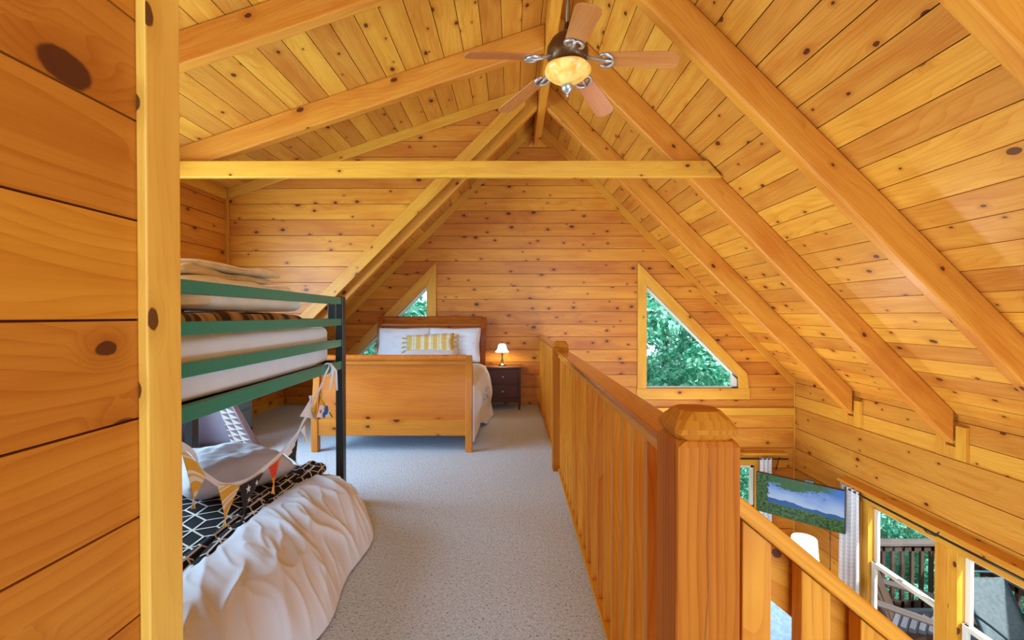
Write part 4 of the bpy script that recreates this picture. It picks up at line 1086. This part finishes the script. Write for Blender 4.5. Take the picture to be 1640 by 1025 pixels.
# ------------------------------------------------------------------ blue-grey drawer chest
DC = empty('drawer_chest', (-3.0, 4.9, 0)); tag(DC, 'blue-grey drawer chest against the alcove wall behind the tent', 'chest of drawers')
def dc(mb, n, mat, par=None, **k):
    o = mb.build(n, M[mat], **k); o.parent = par or DC
    o.matrix_parent_inverse = Matrix.Translation(DC.location).inverted() if par is None else Matrix()
    return o
cy0, cy1, cx1 = 4.43, 4.90, -2.78
mb = MB(); mb.box((XL + 0.022, cy0 + .008, 0.06), (cx1 - .014, cy1 - .008, 0.66), 1); dc(mb, 'carcass', 'bluegrey', bevel=0.003)
mb = MB(); mb.box((XL + 0.021, cy0, 0.66), (cx1 + 0.012, cy1, 0.685), 1); dc(mb, 'top', 'bluegrey', bevel=0.004)
for za in (0.09, 0.28, 0.47):
    mb = MB(); mb.box((cx1 - 0.014, cy0 + 0.03, za), (cx1, cy1 - 0.03, za + 0.175), 1); dr = dc(mb, 'drawer', 'bluegrey', bevel=0.004)
    mb = MB(); ym = (cy0 + cy1) / 2; mb.tube([(cx1, ym, za + .09), (cx1 + .012, ym, za + .09), (cx1 + .024, ym, za + .09)], [.006, .006, .013], 10); o = mb.build('knob', M['black']); o.parent = dr; o.matrix_parent_inverse = Matrix()
for xa in (XL + .03, cx1 - .045):
    for ya in (cy0 + .01, cy1 - .045):
        mb = MB(); mb.box((xa, ya, 0), (xa + .035, ya + .035, 0.06), 2); dc(mb, 'leg', 'black')

# ------------------------------------------------------------------ lower room: gable window, curtain, valances, TV, lamp
root = empty('window_3', (2.9, YW, wz0)); struct(root, 'lower gable window behind the big newel post', 'window')
def w3(mb, n, mat, **k): return world_child(mb.build(n, M[mat], **k), root)
mb = MB()
for lo, hi, g in (((wx0 - .1, wz0 - .1), (wx0, wz1 + .1), 2), ((wx1, wz0 - .1), (wx1 + .055, wz1 + .1), 2), ((wx0, wz1), (wx1, wz1 + .1), 0), ((wx0, wz0 - .1), (wx1, wz0), 0)):
    mb.box((lo[0], YW - .022, lo[1]), (hi[0], YW, hi[1]), g)
w3(mb, 'window_casing', 'trim', bevel=0.003)
mb = MB()
for lo, hi in (((wx0, wz0), (wx0 + .05, wz1)), ((wx1 - .045, wz0), (wx1, wz1)), ((wx0, wz1 - .045), (wx1, wz1)), ((wx0, wz0), (wx1, wz0 + .05)), ((wx0, -1.47), (wx1, -1.43))):
    mb.box((lo[0], YW + .02, lo[1]), (hi[0], YW + .07, hi[1]), 2)
w3(mb, 'sash', 'white_paint', bevel=0.003)
mb = MB(); mb.box((wx0, YW + .04, wz0), (wx1, YW + .046, wz1)); w3(mb, 'glass_pane', 'glass')
mb = MB(); mb.box((2.2, YW - .13, -0.685), (3.80, YW, -0.655), 0); mb.box((2.2, YW - .02, -0.73), (3.78, YW, -0.685), 0)
tag(mb.build('valance_shelf', M['trim'], bevel=0.004), 'short pine valance shelf over the lower gable window', 'shelf')
def curtain(name, A, B, z0, z1, depth, label, nf):
    A, B = Vector(A), Vector(B); d_ = (B - A); L = d_.length; d_.normalize(); n_ = Vector((-d_.y, d_.x, 0)); mb = MB()
    def fn(u, v):
        z = z1 + (z0 - z1) * v; sp = 1.0 + 0.12 * v
        return A + d_ * (L * (0.5 + (u - 0.5) * sp)) + n_ * (depth * math.sin(u * nf * 6.283) * (0.6 + .4 * v)) + Vector((0, 0, z))
    mb.grid(fn, lin(0, 1, 70), lin(0, 1, 40), uvf=lambda u, v: (u * L, v * (z1 - z0) + .03 * math.sin(u * 9)))
    return tag(mb.build(name, M['curtain'], smooth=True, solid=0.003), label, 'curtain')
curtain('window_curtain', (3.43, YW - .085, 0), (3.60, YW - .085, 0), -2.3, -0.735, 0.02, 'white slub curtain on the gable window beside the television', 3)
curtain('window_curtain', (3.865, 5.42, 0), (3.865, 5.12, 0), -2.35, -0.725, 0.028, 'white slub curtain bunched at the left end of the black rod', 4)
mb = MB(); mb.tube([(2.2, YW - .085, -0.75), (3.83, YW - .085, -0.75)], 0.009, 8)
RB = mb.build('curtain_rod', M['black'], smooth=True); tag(RB, 'short black curtain rod over the lower gable window', 'curtain rod')
mb = MB(); mb.tube([(3.72, YW - .085, -0.75), (3.73, YW - .03, -0.75), (3.73, YW - .005, -0.82), (3.70, YW - .012, -0.93)], .007, 8)
mb.build('bracket', M['brass'], RB, smooth=True)
root = empty('curtain_rod', (3.86, 4.3, -0.76)); tag(root, 'long black curtain rod above the deck windows', 'curtain rod')
mb = MB(); mb.tube([(3.865, 5.30, -0.755), (3.865, 2.9, -0.755)], 0.011, 10); world_child(mb.build('rod', M['black'], smooth=True), root)
mb = MB(); mb.lathe([(0, -.02), (.016, -.012), (.02, 0), (.016, .012), (0, .02)], c=(3.865, 5.31, -.755), n=12); world_child(mb.build('finial', M['black'], smooth=True), root)
for yy in (4.18,):
    mb = MB(); mb.tube([(XR - .003, yy, -.72), (3.90, yy, -.72), (3.865, yy, -.748)], .006, 8); mb.tube([(3.865, yy + .0, -.768), (3.85, yy + .08, -.772), (3.862, yy + .15, -.75)], .005, 8); world_child(mb.build('bracket', M['black'], smooth=True), root)
mb = MB(); mb.prism([(3.83, 2.4, -0.70), (XR, 2.4, -0.70), (XR, 2.4, -0.66), (3.845, 2.4, -0.675)], (0, 3.04, 0), (0, 1, 0))
tag(mb.build('valance_shelf', M['trim'], bevel=0.004), 'long pine valance shelf over the deck windows', 'shelf')

# deck-side double hung windows
root = empty('window_4', (XR, 4.2, rz0)); struct(root, 'pair of double-hung windows looking onto the deck', 'window')
def w4(mb, n, mat, **k): return world_child(mb.build(n, M[mat], **k), root)
mb = MB()
mb.box((XR - .022, wy1, rz0 - .1), (XR, wy1 + .09, rz1 + .12), 2); mb.box((XR - .022, 2.2, rz1), (XR, wy1, rz1 + .12), 1)
mb.box((XR - .022, 4.15, rz0), (XR, 4.26, rz1), 2); mb.box((XR - .015, 4.07, rz0), (XR + .10, 4.29, rz1), 2); mb.box((XR - .03, 2.2, rz0 - .05), (XR + .05, wy1 + .06, rz0), 1)
mb.box((XR - .012, wy1 - .10, rz0), (XR + .1, wy1, rz1), 2); mb.box((XR, wy0, rz1 - .012), (XR + .1, wy1, rz1), 1); mb.box((XR, wy0, rz0), (XR + .1, wy0 + .05, rz1), 2)
w4(mb, 'window_casing', 'trim', bevel=0.003)
MR = -1.50
for (ya, yb) in ((4.29, wy1 - .10), (wy0 + .05, 4.07)):
    mb = MB()
    mb.box((XR + .055, yb - .05, MR), (XR + .085, yb, rz1 - .012), 2); mb.box((XR + .055, ya, MR), (XR + .085, ya + .03, rz1 - .012), 2)
    mb.box((XR + .055, ya, rz1 - .045), (XR + .085, yb, rz1 - .012), 1); mb.box((XR + .055, ya, MR - .02), (XR + .085, yb, MR + .012), 1)
    w4(mb, 'upper_sash', 'white_paint', bevel=0.003)
    mb = MB()
    mb.box((XR + .015, yb - .065, rz0), (XR + .045, yb - .015, MR + .02), 2); mb.box((XR + .015, ya, rz0), (XR + .045, ya + .04, MR + .02), 2)
    mb.box((XR + .01, ya, MR - .02), (XR + .052, yb - .02, MR + .02), 1); mb.box((XR + .015, ya, rz0), (XR + .045, yb - .02, rz0 + .06), 1)
    w4(mb, 'lower_sash', 'white_paint', bevel=0.003)
    mb = MB(); mb.box((XR - .002, (ya + yb) / 2 - .03, MR + .018), (XR + .03, (ya + yb) / 2 + .03, MR + .03), 1); w4(mb, 'sash_lock', 'pewter', bevel=0.003)
    mb = MB(); mb.box((XR + .068, ya, MR), (XR + .072, yb, rz1)); mb.box((XR + .028, ya, rz0), (XR + .032, yb, MR)); w4(mb, 'glass_pane', 'glass')

# television
A, B = Vector((3.13, 5.90, 0)), Vector((3.80, 5.24, 0))
d_ = (B - A).normalized(); n_ = Vector((d_.y, -d_.x, 0)); L = (B - A).length
if n_.y > 0: n_ = -n_
TV = empty('television', tuple((A + B) / 2 + Vector((0, 0, -1.26)))); tag(TV, 'flat television showing a mountain landscape in the lower corner', 'television')
zt0, zt1 = -1.262, -0.760
def tvp(s, z, dd): return A + d_ * (s * L) + n_ * dd + Vector((0, 0, z))
mb = MB(); mb.prism([tvp(0, zt0, 0), tvp(1, zt0, 0), tvp(1, zt1, 0), tvp(0, zt1, 0)], n_ * -0.045); world_child(mb.build('casing', M['black_plastic'], bevel=0.004), TV)
mb = MB(); e = 0.008
q = [tvp(e / L, zt0 + e, .002), tvp(1 - e / L, zt0 + e, .002), tvp(1 - e / L, zt1 - e, .002), tvp(e / L, zt1 - e, .002)]
vs = [mb.bm.verts.new(p) for p in q]; f = mb._face(vs, (1, 0, 0), 0.0, 0, [(0, 0), (1, 0), (1, 1), (0, 1)])
if f.normal.dot(n_) < 0: f.normal_flip()
world_child(mb.build('screen', M['screen']), TV)
mb = MB(); mb.box((-0.05, -0.012, 0), (0.05, 0.012, 0.03), 0, Matrix.Translation(tvp(.62, zt1, -.02)) @ Matrix.Rotation(math.atan2(d_.y, d_.x), 4, 'Z')); world_child(mb.build('camera_bar', M['black_plastic'], bevel=0.003), TV)
mb = MB(); mb.tube([tvp(.84, zt0 + .05, -.05), tvp(.84, zt0 - .3, -.05), tvp(.845, zt0 - 1.0, -.06)], .004, 6); world_child(mb.build('power_cord', M['black_plastic'], smooth=True), TV)
mb = MB(); mb.beam(tvp(.5, zt0 + .25, -.05), Vector((XR - .01, YW - .15, zt0 + .1)), 0.05, 0.05); mb.box((XR - .03, YW - .25, zt0 - .05), (XR - .001, YW - .06, zt0 + .2)); world_child(mb.build('wall_arm', M['black'],), TV)

# side table + drum lamp in the lower corner
root = empty('side_table', (3.53, 5.55, ZL)); tag(root, 'small pine side table in the lower corner under the television', 'table')
mb = MB(); mb.box((-.25, -.25, .63), (.25, .25, .66), 0); part(mb, 'table_top', M['trim'], root, bevel=.005)
for sx in (-1, 1):
    for sy in (-1, 1):
        mb = MB(); mb.box((sx * .21 - .02, sy * .21 - .02, 0), (sx * .21 + .02, sy * .21 + .02, .63), 2); part(mb, 'leg', M['trim'], root)
root = empty('table_lamp', (3.53, 5.55, ZL + .66)); tag(root, 'lamp with lit white drum shade below the television', 'lamp')
mb = MB(); mb.lathe([(0, 0), (.08, 0), (.085, .015), (.05, .03), (.035, .08), (.06, .15), (.05, .22), (.015, .26), (.012, .35), (0, .352)], n=24); part(mb, 'base', M['pewter'], root, smooth=True)
mb = MB(); mb.lathe([(.155, .30), (.150, .33), (.135, .535), (.132, .54), (.0, .541)], n=36); part(mb, 'shade', M['drumshade'], root, smooth=False)

# armchair glimpsed through the stair railing
AC = empty('armchair', (2.62, 4.25, ZL), R(-35)); tag(AC, 'pale blue upholstered armchair seen through the stair railing', 'armchair')
mb = MB(); rbox(mb, (-.36, -.34, .20), (.36, .34, .44), r=.1); part(mb, 'seat', M['slate'], AC, smooth=True)
mb = MB(); rbox(mb, (-.36, .22, .35), (.36, .40, 1.12), r=.1); part(mb, 'backrest', M['slate'], AC, smooth=True)
for sx in (-1, 1):
    mb = MB(); rbox(mb, (sx * .40 - .08, -.36, .15), (sx * .40 + .08, .36, .62), r=.08); part(mb, 'armrest', M['slate'], AC, smooth=True)
    for sy in (-1, 1):
        mb = MB(); mb.tube([(sx * .32, sy * .28, 0), (sx * .30, sy * .27, .2)], [.016, .025], 8); part(mb, 'leg', M['knob_dark'], AC)

# ------------------------------------------------------------------ deck outside
DZ = -2.75; DX1 = 5.75; DYE = 6.15
mb = MB(); planks(mb, (0, 0, DZ), (1, 0, 0), (0, 1, 0), (0, 0, 1), [[(XR + .10, -1), (DX1 + .1, -1), (DX1 + .1, DYE + .1), (XR + .10, DYE + .1)]], 0.14, gap=.008, th=.03)
struct(mb.build('deck', [M['deckwood'], M['black']]), 'weathered grey deck outside the lower windows', 'floor')
def deck_rail(name, A, B, label):
    A, B = Vector(A), Vector(B); root = empty(name, tuple(A)); tag(root, label, 'railing', 'brown deck railings')
    d_ = (B - A).normalized(); L = (B - A).length; up = Vector((0, 0, 1))
    def add(mb, n, mat, **k): world_child(mb.build(n, M[mat], **k), root)
    mb = MB(); mb.beam(A + up * .95, B + up * .95, .14, .035, pid=.4); add(mb, 'rail_cap', 'deckcap', bevel=.003)
    mb = MB(); mb.beam(A + up * .885, B + up * .885, .04, .09); add(mb, 'top_rail', 'deckdark')
    mb = MB(); mb.beam(A + up * .12, B + up * .12, .04, .09); add(mb, 'bottom_rail', 'deckdark')
    s = .06
    while s < L - .03:
        p = A + d_ * s; mb = MB(); mb.beam(p + up * .08, p + up * .90, .04, .04, up=d_ if abs(d_.z) < .5 else (1, 0, 0)); add(mb, 'baluster', 'deckdark'); s += .13
deck_rail('deck_railing', (XR + .16, DYE, DZ), (DX1, DYE, DZ), 'brown deck railing across the far end of the deck')
deck_rail('deck_railing', (DX1, 0.6, DZ), (DX1, DYE - .08, DZ), 'brown deck railing along the outer side of the deck')

AD = empty('adirondack_chair', (4.78, 5.50, DZ), R(-137)); tag(AD, 'dark adirondack chair with grey slatted seat outside the first deck window', 'chair')
for sx in (-1, 1):
    mb = MB(); mb.beam((sx * .28, .30, .0), (sx * .28, .30, .55), .03, .09, up=(0, 1, 0)); part(mb, 'leg', M['deckdark'], AD)
    mb = MB(); mb.beam((sx * .25, .34, .36), (sx * .25, -.50, .06), .03, .12); part(mb, 'leg', M['deckdark'], AD)
    mb = MB(); mb.beam((sx * .33, .38, .565), (sx * .31, -.35, .545), .13, .024); part(mb, 'armrest', M['deckcap'], AD, bevel=.005)
for k in range(6):
    t = k / 5; mb = MB(); mb.box((-.26, .30 - .42 * t - .04, .405 - .155 * t), (.26, .30 - .42 * t + .035, .425 - .155 * t), 0); part(mb, 'seat_slat', M['deckwood'], AD, bevel=.004)
for k in range(5):
    xx = -.22 + .11 * k; hh = .98 - .06 * abs(k - 2); mb = MB(); mb.beam((xx, -.16, .22), (xx * 1.1, -.42, hh), .095, .02, up=(0, 1, 0)); part(mb, 'back_slat', M['deckdark'], AD, bevel=.004)

SCH = empty('sling_chair', (5.42, 5.02, DZ), R(-3)); tag(SCH, 'patio chair with grey mesh sling and dark blue frame outside the second deck window', 'chair')
M['bluesteel'] = plain('dark_blue_steel', (0.03, 0.07, 0.10), 0.4, metal=0.3)
mb = MB(); mb.tube([(-.25, -.05, .42), (-.25, .30, .98), (-.22, .325, 1.01), (.22, .325, 1.01), (.25, .30, .98), (.25, -.05, .42)], .014, 8); mb.tube([(-.25, -.05, .42), (-.25, -.45, .44)], .014, 8); mb.tube([(.25, -.05, .42), (.25, -.45, .44)], .014, 8); part(mb, 'frame', M['bluesteel'], SCH, smooth=True)
mb = MB(); mb.grid(lambda u, v: Vector((-.24 + .48 * u, -.05 + .35 * v, .42 + .56 * v)) + Vector((0, .02, -.02)) * math.sin(math.pi * u), lin(0, 1, 8), lin(0, .98, 10)); part(mb, 'back_sling', M['sling'], SCH, smooth=True, solid=.004)
mb = MB(); mb.grid(lambda u, v: Vector((-.24 + .48 * u, -.05 - .40 * v, .425 + .015 * v - .02 * math.sin(math.pi * u))), lin(0, 1, 8), lin(0, 1, 8)); part(mb, 'seat_sling', M['sling'], SCH, smooth=True, solid=.004)
for sx in (-1, 1):
    mb = MB(); mb.tube([(sx * .27, .12, .66), (sx * .30, -.15, .67), (sx * .30, -.40, .64), (sx * .28, -.46, .55), (sx * .27, -.50, 0.012)], .013, 8); part(mb, 'armrest', M['bluesteel'], SCH, smooth=True)
    mb = MB(); mb.tube([(sx * .26, -.05, .42), (sx * .27, .28, .012)], .013, 8); part(mb, 'leg', M['bluesteel'], SCH, smooth=True)
PT = empty('patio_table', (5.26, 3.98, DZ)); tag(PT, 'round white patio table at the lower right corner outside', 'table')
mb = MB(); mb.lathe([(0, .69), (.42, .69), (.44, .70), (.44, .715), (.42, .725), (0, .725)], n=40); part(mb, 'table_top', M['white_paint'], PT)
for k in range(4):
    a = k * math.pi / 2 + .4; mb = MB(); mb.tube([(.30 * math.cos(a), .30 * math.sin(a), .69), (.36 * math.cos(a), .36 * math.sin(a), 0)], .014, 8); part(mb, 'leg', M['white_paint'], PT, smooth=True)

# ------------------------------------------------------------------ trees and ground outside
mb = MB(); mb.box((-20, YW + .3, -4.6), (30, 40, -4.4)); mb.box((6.0, -10, -4.6), (30, YW + .3, -4.4))
struct(mb.build('ground', M['ground']), 'wooded ground outside', 'ground')
def tree_mesh(seed, n=26000, rx=2.6, rz_=3.4):
    random.seed(seed); mb = MB(); blobs = []
    for _ in range(34):
        a = random.random() * 6.283; r = math.sqrt(random.random()); zz = random.uniform(-1, 1)
        k = math.sqrt(max(0.05, 1 - zz * zz)); blobs.append((Vector((rx * r * k * math.cos(a), rx * r * k * math.sin(a), rz_ * zz)), random.uniform(.45, .95)))
    for i in range(n):
        c, s = random.choice(blobs)
        d_ = Vector((random.gauss(0, 1), random.gauss(0, 1), random.gauss(0, 1))).normalized()
        p = c + d_ * s * random.uniform(.6, 1.0)
        ax = (d_ * .4 + Vector((random.uniform(-1, 1), random.uniform(-1, 1), random.uniform(-1.2, .3)))).normalized()
        sd = ax.cross(Vector((random.uniform(-1, 1), random.uniform(-1, 1), random.uniform(-1, 1)))).normalized()
        l = random.uniform(.045, .10); w = l * .5
        f0 = random.random() ** 1.3
        mb.solid([p - ax * l, p + sd * w, p + ax * l, p - sd * w], ((0, 1, 2, 3),), pid=f0)
    me = mb.build('foliage', M['leaf']); return me
protos = []
def make_tree(seed):
    r_ = empty('tree', (0, 0, 0)); f_ = tree_mesh(seed); f_.parent = r_; f_.location = (0, 0, 5.2)
    mb = MB(); mb.tube([(0, 0, 0), (.05, .03, 2), (-.04, .06, 4.2), (.05, 0, 6.5)], [.20, .16, .12, .04], 10); part(mb, 'trunk', M['bark'], r_, smooth=True)
    return r_
spots = [(2.4, 10.4, 'tree filling the triangular window beside the railing'), (5.4, 11.6, 'tree at the low corner of the triangular window beside the railing'), (-3.2, 11.0, 'tree showing through the window behind the headboard'),
         (9.8, 10.0, 'tree beyond the far corner of the deck'), (10.8, 4.2, 'tree beyond the outer side of the deck'), (5.6, 16.8, 'tree deeper in the woods behind the one at the railing-side gable window'),
         (-0.4, 16.8, 'tree deeper in the woods toward the headboard window'), (-6.6, 16.8, 'tree deepest in the woods on the headboard side'), (11.8, 16.6, 'tree deepest in the woods past the deck corner')]
p1, p2 = make_tree(11), make_tree(23)
for i, (x, y, lab) in enumerate(spots):
    t = (p1, p2)[i] if i < 2 else copy_tree((p1, p2)[i % 2])
    zoff = -4.4
    t.location = (x, y, zoff); t.rotation_euler = (0, 0, i * 1.3)
    tag(t, lab, 'tree', 'leafy trees around the house')

src = [c for c in p1.children if c.name.startswith('foliage')][0]
for i, (x, y, z, sc_, lab) in enumerate([(7.4, 7.6, -3.6, .42, 'bush just past the outer corner of the deck'), (6.2, 8.2, -3.4, .45, 'bush beyond the far deck rail'), (8.6, 9.4, -3.0, .5, 'bush between the trees beyond the deck corner'), (5.0, 8.6, -3.3, .45, 'bush below the lower gable window'),
        (7.6, 5.6, -3.6, .4, 'bush outside the outer deck rail by the chairs'), (7.4, 3.6, -3.6, .4, 'bush outside the outer deck rail by the white table'), (3.2, 8.4, -2.6, .55, 'bush behind the curtain side of the lower gable window')]):
    o = src.copy(); o.name = 'bush'; COL.objects.link(o); o.parent = None; o.location = (x, y, z); o.scale = (sc_,) * 3; o.rotation_euler = (0, 0, i * 2.1)
    tag(o, lab, 'bush', 'bushes around the deck')

# ------------------------------------------------------------------ light
w = bpy.data.worlds.new('sky'); SC.world = w; w.use_nodes = True; nt = w.node_tree
bg = nt.nodes['Background']; bg.inputs[0].default_value = (0.72, 0.88, 1.0, 1); bg.inputs[1].default_value = 1.5
def area(name, loc, target, sx, sy, power, col=(1, 1, 1)):
    l = bpy.data.lights.new(name, 'AREA'); l.shape = 'RECTANGLE'; l.size = sx; l.size_y = sy; l.energy = power; l.color = col
    o = bpy.data.objects.new(name, l); COL.objects.link(o); o.location = loc
    o.rotation_euler = (Vector(target) - Vector(loc)).to_track_quat('-Z', 'Y').to_euler(); return o
def point(name, loc, power, col, r=0.05):
    l = bpy.data.lights.new(name, 'POINT'); l.energy = power; l.color = col; l.shadow_soft_size = r
    o = bpy.data.objects.new(name, l); COL.objects.link(o); o.location = loc; return o
DAY = (0.53, 0.81, 1.0)
area('dormer_window_daylight', (XL - 0.12, 2.6, 1.5), (0, 2.9, 1.0), 2.6, 1.5, 175, DAY)
area('great_room_daylight', (2.6, -4.3, 0.6), (1.0, 4.0, 1.2), 3.0, 4.4, 215, DAY)
area('loft_daylight', (0.6, -4.3, 2.0), (-0.4, 4.0, 1.0), 1.6, 2.6, 120, DAY)
area('stair_side_fill', (XR + 0.12, 1.2, -1.4), (-1.0, 2.0, 1.0), 2.6, 1.2, 120, DAY)  # added fill through the unseen opening, whitens the bunk bedding
area("lower_room_fill", (0.75, 3.4, -1.9), (3.0, 5.0, 1.3), 1.6, 1.6, 80, (0.75, 0.9, 1.0))  # added fill aimed up at the right roof; no window stands here
point('nightstand_bulb', (-0.15, 6.2, NZ + 0.20), 5.0, (1.0, 0.85, 0.6), 0.03)
sp = bpy.data.lights.new('lower_room_spot_fill', 'SPOT'); sp.energy = 85; sp.color = (1.0, 0.95, 0.80); sp.spot_size = R(95); sp.spot_blend = 0.5; sp.shadow_soft_size = 0.12  # added unseen spot for the glow between rafters; no lamp stands here
spo = bpy.data.objects.new('lower_room_spot_fill', sp); COL.objects.link(spo); spo.location = (2.25, 5.95, -1.15)
spo.rotation_euler = Vector((0.40, -0.55, 1.9)).to_track_quat('-Z', 'Y').to_euler()
sun = bpy.data.lights.new('sun', 'SUN'); sun.energy = 6.0; sun.angle = R(3); so = bpy.data.objects.new('sun', sun); COL.objects.link(so)
so.rotation_euler = Vector((-0.35, 0.75, -0.75)).to_track_quat('-Z', 'Y').to_euler()

# ------------------------------------------------------------------ camera
cam = bpy.data.cameras.new('camera'); cam.sensor_width = 36; cam.lens = 735 / 1640 * 36; cam.clip_start = 0.02
co = bpy.data.objects.new('camera', cam); COL.objects.link(co)
co.location = (0, 0, 1.25); co.rotation_euler = (R(90 - 0.585), 0, R(0.156))
SC.camera = co
SC.view_settings.view_transform = 'Standard'; SC.view_settings.look = 'None'; SC.view_settings.gamma = 1.0
SC.view_settings.exposure = 0.16
try: SC.view_settings.use_curve_mapping = False
except Exception: pass
